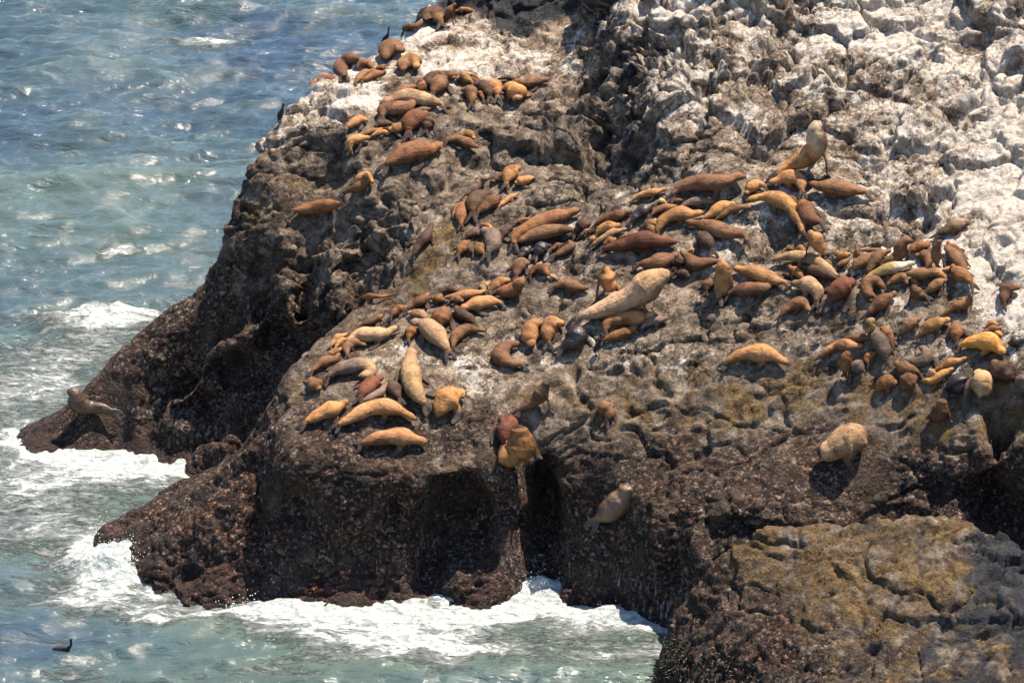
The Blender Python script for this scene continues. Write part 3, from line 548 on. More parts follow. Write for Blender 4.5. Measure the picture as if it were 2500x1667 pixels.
# wall of the upper block, facing west
Z((1430,130,14.9),(1455,230,13.9),(1500,340,13.1),(1550,430,12.6))
Z((1490,-60,17.8),(1510,40,17.0),(1550,120,16.2),(1590,220,15.3),(1630,320,14.4),(1650,420,13.2))
Z((1400,-60,15.6),(1440,20,16.2))
# upper block
for px, y0 in ((1900,130.9),(2100,129.9),(2300,129.1),(2500,128.4),(2750,127.6)):
    for py in (540,420,300,180,60,-80): Y((px, py, y0+(540-py)/120*2.65))
Z((1700,-80,18.9),(1700,60,17.3),(1720,180,16.1),(1740,300,14.9),(1760,420,13.6))
Z((2100,660,11.5),(2300,660,11.9),(2500,660,12.1))
Z((2000,660,11.2),(2000,780,10.0),(2000,900,8.6),(2000,1020,7.2),(2050,1130,6.0),(2050,1220,5.0),(2200,780,10.4),(2200,900,9.0),(2200,1020,7.6),(2250,1110,6.5),(2250,1200,5.3),(2400,780,10.7),(2400,900,9.4),(2400,1020,8.1),(2420,1110,7.0))
Z((2500,780,10.9),(2500,900,9.7),(2500,1040,8.2),(2500,1150,6.9),(2430,1200,5.0),(2460,1290,3.6))
Z((2750,700,11.6),(2750,900,9.8),(2750,1100,7.6),(2750,1250,5))
# far side behind the upper block, unseen
PTS += [(30,160,10),(20,158,12),(10,156,13),(3,154,13),(-1,154,14),(30,172,-2),(18,170,-2),(6,166,-3),(-4,160,-2),(-8,157,-3),(34,146,12),(34,125,8)]
# foreground ridge
Z((1590,1680,.1),(1597,1610,.5),(1618,1545,1.1),(1650,1480,2.2),(1690,1410,3.5),(1750,1335,4.7),(1850,1282,5.5),(2000,1264,6.1),(2150,1262,6.5),(2280,1258,6.8),(2370,1285,6.6),(2440,1320,6.2),(2520,1330,6.3),(2700,1330,6.6))
Z((1700,1520,2.3),(1700,1640,1.4),(1850,1400,4.4),(1850,1540,3.1),(1850,1680,2.0),(2050,1380,5.3),(2050,1520,4.2),(2050,1680,3.0),(2250,1380,5.8),(2250,1520,4.8),(2250,1680,3.7),(2380,1400,5.9),(2450,1480,5.6),(2450,1600,4.8),(2450,1700,4.1),(2700,1500,5.6),(2700,1700,4.4))
PTS += [(6.2,118.2,-.6),(8,118.4,1.6),(10,118.6,2.6),(13,118.8,3.2),(16,118.8,3.4),(19,118,3.2),(23,117.6,3.4),(5.2,116.0,-2),(4.6,113,-2.5),(4.4,106,-3),(8,104,-1),(12,104,.5),(18,104,2),(26,103,2.5),(4,100,-4),(30,98,-4),(32,110,3)]
for x in range(-34, 40, 6): PTS += [(x, 96, -5), (x, 180, -5)]
for y in range(100, 180, 6): PTS += [(-34, y, -5), (40, y, -5)]

GX0, GX1, GY0, GY1, GS = -28.0, 38.0, 99.0, 176.0, 0.14
gx = np.arange(GX0, GX1, GS); gy = np.arange(GY0, GY1, GS)
def build_height():
    vs, _, fs, *_ = delaunay_2d_cdt([Vector(p[:2]) for p in PTS], [], [], 0, 1e-4)
    key = {}
    for p in PTS: key[(round(p[0], 3), round(p[1], 3))] = p[2]
    P = np.array([(v.x, v.y) for v in vs]); A = np.array(PTS)
    zz = np.array([A[np.argmin((A[:, 0]-p[0])**2 + (A[:, 1]-p[1])**2), 2] for p in P])
    H = np.full((len(gy), len(gx)), -5.0)
    for f in fs:
        a, b, c = P[f[0]], P[f[1]], P[f[2]]
        det = (b[0]-a[0])*(c[1]-a[1]) - (c[0]-a[0])*(b[1]-a[1])
        if abs(det) < 1e-9: continue
        x0, x1 = min(a[0], b[0], c[0]), max(a[0], b[0], c[0]); y0, y1 = min(a[1], b[1], c[1]), max(a[1], b[1], c[1])
        i0, i1 = max(0, int((x0-GX0)/GS)), min(len(gx), int((x1-GX0)/GS)+2); j0, j1 = max(0, int((y0-GY0)/GS)), min(len(gy), int((y1-GY0)/GS)+2)
        if i1 <= i0 or j1 <= j0: continue
        X, Yg = np.meshgrid(gx[i0:i1], gy[j0:j1])
        u = ((X-a[0])*(c[1]-a[1]) - (c[0]-a[0])*(Yg-a[1]))/det; v = ((b[0]-a[0])*(Yg-a[1]) - (X-a[0])*(b[1]-a[1]))/det
        m = (u >= -1e-6) & (v >= -1e-6) & (u+v <= 1+1e-6)
        zt = zz[f[0]] + u*(zz[f[1]]-zz[f[0]]) + v*(zz[f[2]]-zz[f[0]])
        S = H[j0:j1, i0:i1]; S[m] = zt[m]
    k = np.exp(-np.arange(-4, 5)**2/(2*1.7**2)); k /= k.sum()
    for ax in (0, 1): H = np.apply_along_axis(lambda r: np.convolve(np.pad(r, 4, 'edge'), k, 'valid'), ax, H)
    return H
H = build_height()
def ground(x, y):                                           # bilinear height of the base terrain
    fx = min(max((x-GX0)/GS, 0), len(gx)-1.001); fy = min(max((y-GY0)/GS, 0), len(gy)-1.001)
    i, j = int(fx), int(fy); u, v = fx-i, fy-j
    return (H[j, i]*(1-u)+H[j, i+1]*u)*(1-v) + (H[j+1, i]*(1-u)+H[j+1, i+1]*u)*v
def gnormal(x, y, e=.45):
    return Vector((ground(x-e, y)-ground(x+e, y), ground(x, y-e)-ground(x, y+e), 2*e)).normalized()
def hit(px, py):                                            # where the line of sight meets the base terrain
    d = ray(px, py); t = 95/d.y; prev = t
    while t < 330:
        if CAM_H + d.z*t <= max(ground(d.x*t, d.y*t), 0): break
        prev = t; t += .25
    a, b = prev, t
    for _ in range(12):
        m = (a+b)/2
        if CAM_H + d.z*m <= max(ground(d.x*m, d.y*m), 0): b = m
        else: a = m
    return Vector((d.x*b, d.y*b, CAM_H + d.z*b)), b
# ---------------------------------------------------------------- rock
# px, py, radius px, guano, barnacle, ochre, slate, roughness of relief
ZN = [(2450,550,110,.95,0,0,0,.7),(2480,350,110,1,0,0,0,.8),(2480,250,90,.85,0,0,0,.8),(2200,400,120,.52,0,0,0,1),(2000,330,110,.42,0,0,0,.8),(1900,200,120,.44,0,0,0,1.2),
 (1720,60,90,.62,0,0,0,1.2),(1900,60,120,.60,0,0,0,1.2),(2150,30,110,.95,0,0,0,1),(2300,120,100,.66,0,0,0,1),(2450,50,50,.3,0,0,.5,1),(1950,10,45,.35,0,0,.5,1.2),(2100,180,90,.38,0,0,.1,1.4),(2300,250,100,.60,0,0,0,1.2),
 (1600,80,60,.6,0,0,0,1.3),(1560,20,50,.55,0,0,0,1.2),(1450,60,50,.28,0,0,.5,1.3),(1500,180,60,.25,0,0,.55,1.3),(1540,330,60,.15,0,0,.5,1.2),(1680,200,80,.42,0,0,0,1.3),(1700,330,90,.38,0,0,.1,1.2),
 (1600,440,80,.22,0,0,.2,1),(1800,450,90,.35,0,0,0,.9),(2050,480,100,.42,0,0,0,.9),(2250,560,90,.5,0,0,0,1),(2420,680,80,.88,0,0,0,.8),(2250,690,80,.50,0,0,0,.8),(2300,800,80,.35,0,0,0,.7),(2480,800,60,.45,0,0,0,.7),
 (1200,120,90,.62,0,.15,0,.5),(1050,110,70,.68,0,0,0,.8),(1350,100,60,.55,0,.15,0,.5),(1300,20,80,.02,0,.25,.8,.8),(1080,15,40,.05,.1,.1,.7,.8),(960,100,40,.5,0,0,0,.7),
 (860,215,45,.62,.1,0,0,.8),(700,290,50,.42,.25,0,0,.8),(640,350,40,.45,.2,0,0,.9),(590,430,50,.08,.4,.15,0,1),(740,400,60,.08,.35,.15,0,1),(560,560,60,0,.55,.35,0,1),(660,500,60,.02,.4,.5,0,.8),
 (1000,200,60,.38,0,0,0,.6),(1200,280,90,.26,0,0,0,.7),(1380,300,80,.18,0,0,.25,1.3),(1100,420,90,.12,0,.05,0,1),(900,470,70,.12,.12,.08,0,1),(1300,470,90,.14,0,.05,.1,1),(1450,450,70,.12,0,0,.3,1),
 (680,620,60,.03,.42,.2,0,1.1),(800,600,70,.08,.25,.12,0,1.1),(760,720,70,.02,.6,.1,0,1.2),(560,700,60,0,.75,.15,0,.7),(640,780,70,0,.85,0,0,.8),(480,800,70,0,.9,.05,0,.5),(350,900,80,0,.95,.05,0,.4),(150,1060,80,0,1,.1,0,.35),(500,960,70,0,1,0,0,.6),(600,1000,70,0,1,0,0,1),
 (960,560,60,.1,.1,.15,.1,1),(1080,610,70,.03,0,.62,0,.4),(950,700,60,.02,.4,.25,0,.7),(850,800,60,.05,.45,.25,0,.6),(1200,690,70,.2,0,.15,.1,.7),(1350,640,80,.22,0,0,.35,1),(1300,760,80,.18,0,.12,0,.5),(1130,820,60,.34,0,.15,0,.4),(1000,860,50,.25,.1,.2,0,.5),
 (1080,930,60,.45,0,.1,0,.4),(1180,960,60,.42,0,.1,0,.5),(900,980,70,.1,.2,.4,0,.4),(740,960,50,.02,.5,.3,0,.5),(720,1050,60,0,.75,.25,0,.6),(900,1060,80,.03,.6,.35,0,.5),(1080,1080,60,.08,.6,.2,0,.6),(1250,1110,80,.03,.65,.3,0,.6),
 (1350,900,70,.36,0,.15,0,.6),(1500,860,70,.48,0,.1,0,.7),(1650,860,70,.30,0,.15,.1,.8),(1400,1000,80,.12,.05,.4,.1,.6),(1550,1000,80,.1,.1,.5,.12,.7),(1550,720,80,.22,0,.1,.1,.7),(1700,740,80,.25,0,.08,.1,.9),(1800,640,80,.38,0,0,0,1),
 (1900,800,80,.2,0,.2,.05,.7),(1850,950,90,.06,0,.6,.15,.5),(2000,1000,90,.04,.05,.6,.2,.4),(2150,980,80,.08,.0,.55,.2,.4),(2350,1000,90,.06,.1,.6,.15,.5),(1750,1060,70,.02,.35,.5,.15,.7),(2050,850,70,.25,0,.2,.05,.7),(2420,920,60,.12,.1,.5,.1,.5),
 (1600,1100,80,.02,.7,.25,.1,.8),(1850,1180,90,0,.8,.15,.1,.8),(2050,1140,80,0,.75,.2,.05,.7),(2250,1150,80,0,.85,.1,.05,.8),(2430,1150,70,0,.85,.1,.1,.9),(2400,1220,70,0,1,0,0,1),(1500,1200,80,0,.95,.05,0,.8),(1600,1350,90,0,1,0,0,.9),(1450,1400,80,0,1,0,0,.9),
 (850,1200,110,0,1,.02,0,.65),(850,1400,110,0,1,0,0,.7),(1100,1250,90,0,1,0,0,1),(1150,1400,90,0,1.1,0,0,.9),(1350,1250,80,0,1,0,0,.9),(560,1150,90,0,1,0,0,.6),(400,1250,90,0,1,0,.1,.55),(550,1350,100,0,1,0,0,.9),(400,1450,80,0,.9,0,.2,.8),
 (1750,1330,60,0,.7,.3,.1,.6),(1900,1330,80,0,.25,.70,.2,.9),(2080,1300,80,0,.2,.65,.35,.9),(2250,1330,80,0,.2,.75,.25,.9),(1850,1450,90,0,.45,.62,.1,.9),(2050,1450,90,0,.3,.78,.15,.9),(2250,1480,80,0,.25,.70,.3,.9),
 (1720,1500,80,0,.95,.1,.05,.7),(1700,1630,80,0,1,.05,.1,.8),(1900,1580,90,0,.85,.25,.1,.8),(2080,1620,80,0,.6,.5,.2,.7),(2430,1380,55,0,.1,.05,.9,1.2),(2440,1500,60,0,.1,.35,.65,1.0),(2350,1620,80,0,.2,.5,.55,.9),(2330,1400,60,0,.2,.7,.3,.8),(2200,1600,60,0,.4,.5,.4,.8)]
CAVES = [(1120,1290,1.5,1.9,2.6),(1330,1280,.75,2.2,3.2),(1060,1400,.7,.9,1.4),(720,1260,.7,1.2,.9),(960,1260,.5,1.0,.7),(880,1370,.45,.8,.6),(620,1240,.5,1.2,.8),(2440,1250,1.3,1.2,1.8),(2300,1215,.9,.6,.8),(1830,1300,.8,.5,.5),(700,860,1.3,.9,1.2),(600,930,1.4,1.0,1.4),(480,990,1.3,.7,1.0),(1110,1085,.5,.3,.5)]
def build_rock(foot):
    ny, nx = H.shape
    X, Yg = np.meshgrid(gx, gy)
    Hc = np.maximum(H, -2.2)
    top = np.stack([X, Yg, Hc], -1).reshape(-1, 3)
    idx = np.arange(nx*ny).reshape(ny, nx)
    q = np.stack([idx[:-1, :-1], idx[:-1, 1:], idx[1:, 1:], idx[1:, :-1]], -1).reshape(-1, 4)
    keep = Hc.reshape(-1)[q].max(1) > -1.9
    ring_i = np.concatenate([idx[0, :], idx[1:, -1], idx[-1, -2::-1], idx[-2:0:-1, 0]])
    nb = len(top)
    rim = top[ring_i].copy(); rim[:, 2] = -3.2
    V = np.concatenate([top, rim]); k = np.arange(len(ring_i)); k2 = np.roll(k, -1)
    side = np.stack([ring_i, nb+k, nb+k2, ring_i[k2]], -1)
    me = bpy.data.meshes.new('t')
    V = np.concatenate([V, [[gx[0], gy[0], -3.2]]])
    faces = np.concatenate([q, side]).tolist() + [list((nb+k).tolist())]
    me.from_pydata(V.tolist(), [], faces); me.update()
    o = bpy.data.objects.new('rock', me); COL.objects.link(o)
    voxel(o, 0.10)
    me = o.data
    P = get_co(me); Nn = get_no(me)
    nl = len(me.loops); li = np.empty(nl, np.int32); me.loops.foreach_get('vertex_index', li)
    F = li.reshape(-1, 4)
    ok = (P[:, 2] > -1.6)
    F = F[ok[F].all(1)]
    use = np.zeros(len(P), bool); use[F.ravel()] = True
    mp = np.cumsum(use)-1; P = P[use]; Nn = Nn[use]; F = mp[F]
    n = len(P)
    # zone weights
    zc = []
    for z in ZN:
        p, t = hit(z[0], z[1]); zc.append((*p, z[2]*t/FPX*1.0))
    zc = np.array(zc, np.float32); zv = np.array([z[3:] for z in ZN], np.float32)
    sw = np.full(n, 1e-6, np.float32); acc = np.zeros((n, 5), np.float32)
    Q = P + np.stack([fbm(P*.45, 3, 5), fbm(P*.45+31, 3, 6), fbm(P*.45+77, 3, 7)], 1)*1.1
    for c, v in zip(zc, zv):
        d2 = ((Q[:, :2]-c[:2])**2).sum(1) + ((Q[:, 2]-c[2])*1.3)**2
        wt = np.exp(-d2/(c[3]*1.25)**2) + 1e-5/(1+d2)
        sw += wt; acc += wt[:, None]*v
    acc /= sw[:, None]
    gu, ba, oc, sl, rf = acc.T
    # footprints of resting animals stay level
    fi = np.clip(((P[:, 0]-GX0)/GS).astype(int), 0, nx-1); fj = np.clip(((P[:, 1]-GY0)/GS).astype(int), 0, ny-1)
    fm = foot[fj, fi]
    # recesses in the seaward faces
    Pc = P + .45*np.stack([fbm(P*.9, 2, 61), fbm(P*.9+5, 2, 62), fbm(P*.9+8, 2, 63)], 1)
    for px, py, rx, rz, push in CAVES:
        q, _ = hit(px, py); q = np.array(q)
        d2 = (((Pc-q)/np.array([rx, 2.2, rz]))**2).sum(1)
        wv = np.exp(-d2**1.6)*push*sstep(.66, .35, Nn[:, 2])
        P[:, 1] += wv; P[:, 2] += wv*.06
    W = P + .5*np.stack([fbm(P*.9, 2, 21), fbm(P*.9+11, 2, 22), fbm(P*.9+23, 2, 23)], 1)
    dry = np.clip(1-ba, 0, 1)
    och = np.clip(1-.75*oc, 0, 1)
    D = .48*fbm(P*.22, 3, 1)*rf
    b1, b2, bid = worley((W + .6*fbm(P*.5, 2, 25)[:, None])*np.array([.17, .24, .34]), 12)
    D += (.85*(bid-.5)*sstep(.0, .07, b2-b1) - .35*(1-sstep(0, .06, b2-b1)))*rf*(.25+.75*dry)*och
    d1, d2, cid = worley(W*np.array([.42, .52, .62]), 3)
    D += (.10*(.55-d1) + .42*(cid-.5)*sstep(.0, .10, d2-d1) - .30*(1-sstep(0, .09, d2-d1)))*rf*(.35+.65*dry)*och
    e1, e2, eid = worley(W*1.35+40, 4)
    D += (.05*(.5-e1) + .17*(eid-.5)*sstep(0, .08, e2-e1) - .10*(1-sstep(0, .12, e2-e1)))*rf*(.55+.45*dry)*och
    # tilted strata: long ledges with a sharp lower edge
    ws = fbm(P*.35, 3, 33)*1.1
    for nx_, k, a in (((-.38, .30, .87), .85, .30), ((-.55, .15, .82), 2.3, .11)):
        u = (P*np.array(nx_)).sum(1)*k + ws*k*.8; f = u-np.floor(u)
        D += a*(np.power(f, 1.6)-.45)*(1-sstep(.93, 1, f))*rf*(.3+.7*dry)*sstep(-.3, .3, vnoise(P*.3, 35))
    D += (.08+.08*ba)*ridged(P*np.array([.8, .8, 1.5])+3, 4, 31)*rf
    D += .06*fbm(P*3.1, 3, 41)*(.6+.4*rf) + .05*ba*fbm(P*5.2, 2, 51) - .06*np.abs(vnoise(P*2.2, 61))*dry
    g1, g2, _ = worley(P*4.2+9, 8)
    D += .035*(.5-g1)*(.3+ba)
    edge = np.abs(P[:, 2]) < 9
    P2 = P + Nn*(D*(1-.85*fm)*1.0)[:, None]
    bpy.data.objects.remove(o); bpy.data.meshes.remove(me)
    o = mesh_obj('rock', P2, F, M_ROCK)
    me = o.data
    wet = sstep(2.6, .2, P[:, 2])*sstep(.55, .1, Nn[:, 2])
    attr(me, 'guano', gu); attr(me, 'barnacle', ba); attr(me, 'ochre', oc); attr(me, 'slate', sl); attr(me, 'wet', wet)
    tag(o, kind='structure')
    return o

# ---------------------------------------------------------------- water: one sheet, fine near the rock, out to the horizon
FO = [(240,798,190,34,1.25),(310,613,70,14,1.1),(150,880,240,50,.62),(60,960,180,50,.62),(470,742,90,26,.55),(420,1128,190,50,.95),(150,1180,280,60,.60),(90,1300,220,70,.5),(260,1385,95,62,1.15),(200,1470,260,36,.8),
 (480,1505,180,20,.85),(700,1500,150,30,.7),(950,1530,330,50,.72),(1000,1590,420,34,.55),(1300,1445,110,40,.95),(1470,1530,90,30,.95),(1250,1500,220,34,.85),(1100,1600,260,26,.42),(1500,1590,90,22,.4),(600,1642,170,14,.45),(180,1642,150,16,.5),
 (540,103,100,13,.9),(740,80,60,10,.5),(860,42,130,7,.55),(120,6,60,8,.5),(950,60,50,8,.3),(570,345,60,8,.2),(850,1455,60,20,.3),(410,1405,34,50,.9),(30,780,80,20,.2),(40,1060,90,40,.3),(500,1300,20,20,.2),(760,1560,120,10,.3)]
GREEN = [(200,520,420,110,.42),(420,430,200,60,.3),(100,720,250,70,.25),(480,200,160,25,.2),(1000,1600,600,60,.30),(1100,1480,400,50,.3)]
DARKW = [(160,1545,260,38,.55),(560,1590,240,22,.4),(300,500,300,120,.15)]
def shore():
    s = 2; Hs = H[::s, ::s]; d = np.where(Hs > -.05, 0, 99.0)
    st = GS*s
    for _ in range(60):
        p = np.pad(d, 1, mode='edge')
        d = np.minimum.reduce([d, p[:-2, 1:-1]+st, p[2:, 1:-1]+st, p[1:-1, :-2]+st, p[1:-1, 2:]+st, p[:-2, :-2]+st*1.414, p[2:, 2:]+st*1.414, p[:-2, 2:]+st*1.414, p[2:, :-2]+st*1.414])
    return d, st
def wave_z(P):
    def lay(ang, kx, ky, s, off=0):
        c, sn = math.cos(ang), math.sin(ang)
        return np.stack([(P[:, 0]*c+P[:, 1]*sn)*kx+off, (-P[:, 0]*sn+P[:, 1]*c)*ky+off, np.zeros(len(P))], 1).astype(np.float32), s
    def pn(*a): Q, s = lay(*a); return pnoise(Q, s)
    w1 = pn(.3, .05, .06, 70)*2.5
    Q, s = lay(.10, .045, .17, 71, 3.3); h = .55*pnoise(Q + np.stack([w1*.3, w1*.12, w1*0], 1).astype(np.float32), s)
    h += .34*(.55-np.abs(pn(.20, .10, .32, 72, 9.7))*1.6)
    h += .30*(.5-np.abs(pn(-.12, .17, .50, 73, 5.1))*1.6)
    h += .17*(.5-np.abs(pn(.38, .34, .95, 74, 1.7))*1.6)
    h += .10*(.5-np.abs(pn(-.30, .60, 1.6, 75, 8.3))*1.6)
    h += .055*pn(.1, 1.1, 2.9, 76, 2.2) + .03*pn(-.5, 2.1, 4.6, 77, 4.2)
    return h
def build_water():
    xs = np.concatenate([-30-np.geomspace(2500, .5, 40), np.arange(-30, 12, .17), 12+np.geomspace(.5, 2500, 40)])
    ys = np.concatenate([104-np.geomspace(300, .5, 20), np.arange(104, 150, .15), np.arange(150, 212, .22), 212+np.geomspace(.5, 5000, 45)])
    X, Yg = np.meshgrid(xs, ys); n = X.size
    P = np.stack([X.ravel(), Yg.ravel(), np.zeros(n)], 1).astype(np.float32)
    d, st = shore()
    fi = np.clip(((P[:, 0]-GX0)/st), 0, d.shape[1]-1.01); fj = np.clip(((P[:, 1]-GY0)/st), 0, d.shape[0]-1.01)
    ds = d[fj.astype(int), fi.astype(int)]
    inb = (P[:, 0] > GX0) & (P[:, 0] < GX1) & (P[:, 1] > GY0) & (P[:, 1] < GY1); ds = np.where(inb, ds, 30)
    wz = wave_z(P)
    cc_, ss_ = math.cos(.6), math.sin(.6); PR = np.stack([P[:, 0]*cc_+P[:, 1]*ss_, P[:, 1]*cc_-P[:, 0]*ss_, P[:, 2]], 1)
    foam = np.full(n, -.34, np.float32) + .16*fbm(PR*np.array([.08, .1, 1]), 3, 81)
    foam += .35*sstep(.62, .85, wz)                                    # breaking crests
    foam += np.clip(.42*np.exp(-ds/.9) + .34*np.exp(-ds/6.0), 0, 1)*(1+.8*fbm(P*.35, 3, 87))
    shal = .75*np.exp(-ds/5.5)
    Pw = P + np.stack([1.4*fbm(PR*.5, 2, 82), .8*fbm(PR*.6+9, 2, 83), np.zeros(n)], 1)
    for px, py, rx, ry, s in FO:
        x, y, _ = at_z(px, py, 0); y2 = at_z(px, py-ry, 0)[1]; kx = y/FPX
        wv = np.exp(-((Pw[:, 0]-x)/(rx*kx*1.08))**2 - ((Pw[:, 1]-y)/(y2-y))**2)
        foam += s*wv; shal += s*.45*wv
    for px, py, rx, ry, s in DARKW:
        x, y, _ = at_z(px, py, 0); y2 = at_z(px, py-ry, 0)[1]; kx = y/FPX
        wv = np.exp(-((Pw[:, 0]-x)/(rx*kx))**2 - ((Pw[:, 1]-y)/(y2-y))**2); foam -= s*wv; shal -= s*wv*.8
    for px, py, rx, ry, s in GREEN:
        x, y, _ = at_z(px, py, 0); y2 = at_z(px, py-ry, 0)[1]; kx = y/FPX
        shal += s*np.exp(-((Pw[:, 0]-x)/(rx*kx))**2 - ((Pw[:, 1]-y)/(y2-y))**2)
    shal += .25*sstep(.1, .7, wz)
    P[:, 2] = wz*(.40+.60*np.clip(ds/7, 0, 1)) + .10*np.clip(foam, 0, 1)*(1+fbm(P*1.8, 3, 84)) + .20*np.exp(-ds/4)*fbm(P*1.3, 4, 85, .65) + .05*np.clip(foam, 0, 1)*ridged(P*2.4, 3, 88)
    for px, py, r, hgt in [(285,1400,1.2,.60),(225,1385,1.3,.35),(325,1380,.6,.45),(1305,1440,.8,.25),(1345,1436,.6,.2),(240,792,2.2,.35),(340,794,2.0,.3),(120,800,1.8,.3),(405,1430,.4,.5),(430,1405,.4,.8),(455,1375,.4,1.0),(1450,1525,1.2,.3)]:
        x, y, _ = at_z(px, py, 0); g = np.exp(-(((Pw[:, 0]-x)/r)**2+((Pw[:, 1]-y)/(r*.8))**2))
        P[:, 2] += g*hgt*(1+.8*fbm(P*2.2, 4, 86, .7))
    far = np.clip((np.hypot(P[:, 0], P[:, 1]-140)-90)/60, 0, 1); P[:, 2] *= 1-.6*far
    idx = np.arange(n).reshape(X.shape)
    F = np.stack([idx[:-1, :-1], idx[:-1, 1:], idx[1:, 1:], idx[1:, :-1]], -1).reshape(-1, 4)
    # leave out water deep inside the rock
    hb = np.where(inb, H[np.clip(((P[:, 1]-GY0)/GS).astype(int), 0, H.shape[0]-1), np.clip(((P[:, 0]-GX0)/GS).astype(int), 0, H.shape[1]-1)], -5)
    F = F[(hb[F] < 2.5).any(1)]
    use = np.zeros(n, bool); use[F.ravel()] = True; mp = np.cumsum(use)-1
    o = mesh_obj('sea', P[use], mp[F], M_WATER)
    attr(o.data, 'foam', foam[use]); attr(o.data, 'shallow', np.clip(shal, 0, 1)[use])
    tag(o, kind='structure'); return o
# ---------------------------------------------------------------- sea lions
FUR = dict(tan=(.33,.158,.060),brn=(.160,.076,.034),rus=(.185,.078,.029),drk=(.070,.036,.022),drb=(.115,.060,.034),dru=(.115,.038,.018),wet=(.030,.022,.020),
 pal=(.34,.205,.105),gry=(.15,.10,.072),olv=(.25,.165,.07),gbr=(.23,.14,.075),spt=(.33,.165,.058),ora=(.44,.19,.05),pbu=(.38,.23,.13),whi=(.56,.45,.31),wbr=(.27,.165,.10),crm=(.40,.30,.185),wdk=(.085,.052,.038))
PROF = np.array([(0,.24),(.04,.40),(.12,.62),(.22,.82),(.35,.97),(.5,1.06),(.62,1.04),(.70,.90),(.77,.70),(.82,.57),(.86,.54),(.90,.53),(.935,.47),(.955,.37),(.975,.29),(.99,.25),(1,.14)])
PBULL = np.array([(0,.15),(.04,.28),(.12,.45),(.22,.62),(.35,.80),(.5,.95),(.62,1.0),(.72,1.08),(.80,1.0),(.85,.88),(.89,.72),(.925,.61),(.955,.51),(.97,.41),(.99,.31),(1,.2)])
PREAR = PROF.copy(); PREAR[8:13, 1] = (.82, .72, .66, .62, .54)
def catmull(P, n):
    P = [np.array(p, float) for p in P]
    Q = [2*P[0]-P[1]] + P + [2*P[-1]-P[-2]]; out = []
    for i in range(1, len(Q)-2):
        for k in range(14):
            t = k/14; a, b, c, d = Q[i-1:i+3]
            out.append(.5*((2*b) + (c-a)*t + (2*a-5*b+4*c-d)*t*t + (3*b-a-3*c+d)*t**3))
    out.append(P[-1]); out = np.array(out)
    s = np.concatenate([[0], np.cumsum(np.linalg.norm(np.diff(out, axis=0), axis=1))])
    u = np.linspace(0, s[-1], n)
    return np.stack([np.interp(u, s, out[:, k]) for k in range(3)], 1), s[-1]
def tube(C, Ra, Rb, up, m=14, belly=1.0):
    """closed tube round the points C; Ra sideways, Rb along up"""
    C = np.array(C); n = len(C); V = []; U = np.array(up, float); frames = []
    for i in range(n):
        T = C[min(i+1, n-1)]-C[max(i-1, 0)]; T /= np.linalg.norm(T)+1e-9
        U = U - T*U.dot(T); U /= np.linalg.norm(U)+1e-9; S = np.cross(T, U); frames.append((T, U.copy(), S))
        for k in range(m):
            a = 2*math.pi*k/m; ca, sa = math.cos(a), math.sin(a)
            V.append(C[i] + S*Ra[i]*ca + U*Rb[i]*sa*(belly if sa < 0 else 1))
    b = len(V); V.append(C[0]-frames[0][0]*Ra[0]*.5); V.append(C[-1]+frames[-1][0]*Ra[-1]*.5)
    F = [(i*m+k, i*m+(k+1) % m, (i+1)*m+(k+1) % m, (i+1)*m+k) for i in range(n-1) for k in range(m)]
    F += [(b, (k+1) % m, k) for k in range(m)] + [(b+1, (n-1)*m+k, (n-1)*m+(k+1) % m) for k in range(m)]
    return V, F, frames
def join(parts):
    V, F = [], []
    for v, f in parts:
        o = len(V); V += [tuple(p) for p in v]; F += [tuple(i+o for i in q) for q in f]
    return V, F
def paddle(pts, wid, thick, nrm):
    C, _ = catmull(pts, 9); t = np.linspace(0, 1, 9)
    prof = np.interp(t, [0, .25, .6, .85, 1], [.75, .8, 1.0, .75, .25])
    thk = np.interp(t, [0, .3, 1], [1.6, 1.0, .55])
    V, F, _ = tube(C, wid*prof, np.maximum(thick*thk, .022), nrm, 8); return V, F
def parse():
    out = []
    for ln in LIONS.strip().split('\n'):
        cr, pts, wd, fur, pose, lab = ln.split('|')
        x0, y0, s = CROPS[cr]
        pp = [(x0+float(a)/s, y0+float(b)/s) for a, b in (q.split(',') for q in pts.split())]
        out.append((pp, float(wd)/s, fur, int(pose[1:].strip('t')) if pose[0] == 'u' else 99, lab, 't' in pose))
    return out
def locate(pp, wpx, k_up):
    """image spine -> points in the place, resting on the ground"""
    hits = [hit(*p) for p in pp]; ts = [h[1] for h in hits]
    low = [t for t in ts[:min(k_up, len(ts))]]; tm = min(low)
    P, R = [], []
    yk = None
    for i, (p, (g, t)) in enumerate(zip(pp, hits)):
        d = ray(*p); r = .5*wpx*t/FPX
        if i >= k_up:
            y = yk - .02*i; tt = y/d.y; P.append(d*tt + Vector((0, 0, CAM_H))); continue
        t = min(t, tm + 3.2); r = .5*wpx*tm/FPX
        g = d*t + Vector((0, 0, CAM_H)); n = gnormal(g.x, g.y, .5)
        q = g
        lo, hi = 0.0, 4.0                       # slide towards the lens until the centre stands .75 r above the ground
        for _ in range(14):
            mid = (lo+hi)/2; q = g - d*mid
            if (q.z - ground(q.x, q.y))*max(n.z, .45) < .74*r: lo = mid
            else: hi = mid
        P.append(q); yk = q.y
    return P, .5*wpx*(sum(q.y for q in P)/len(P)/ray(*pp[0]).y)/FPX
rnd = random.Random(5)
PLACED = []
foot = np.zeros(H.shape, np.float32)
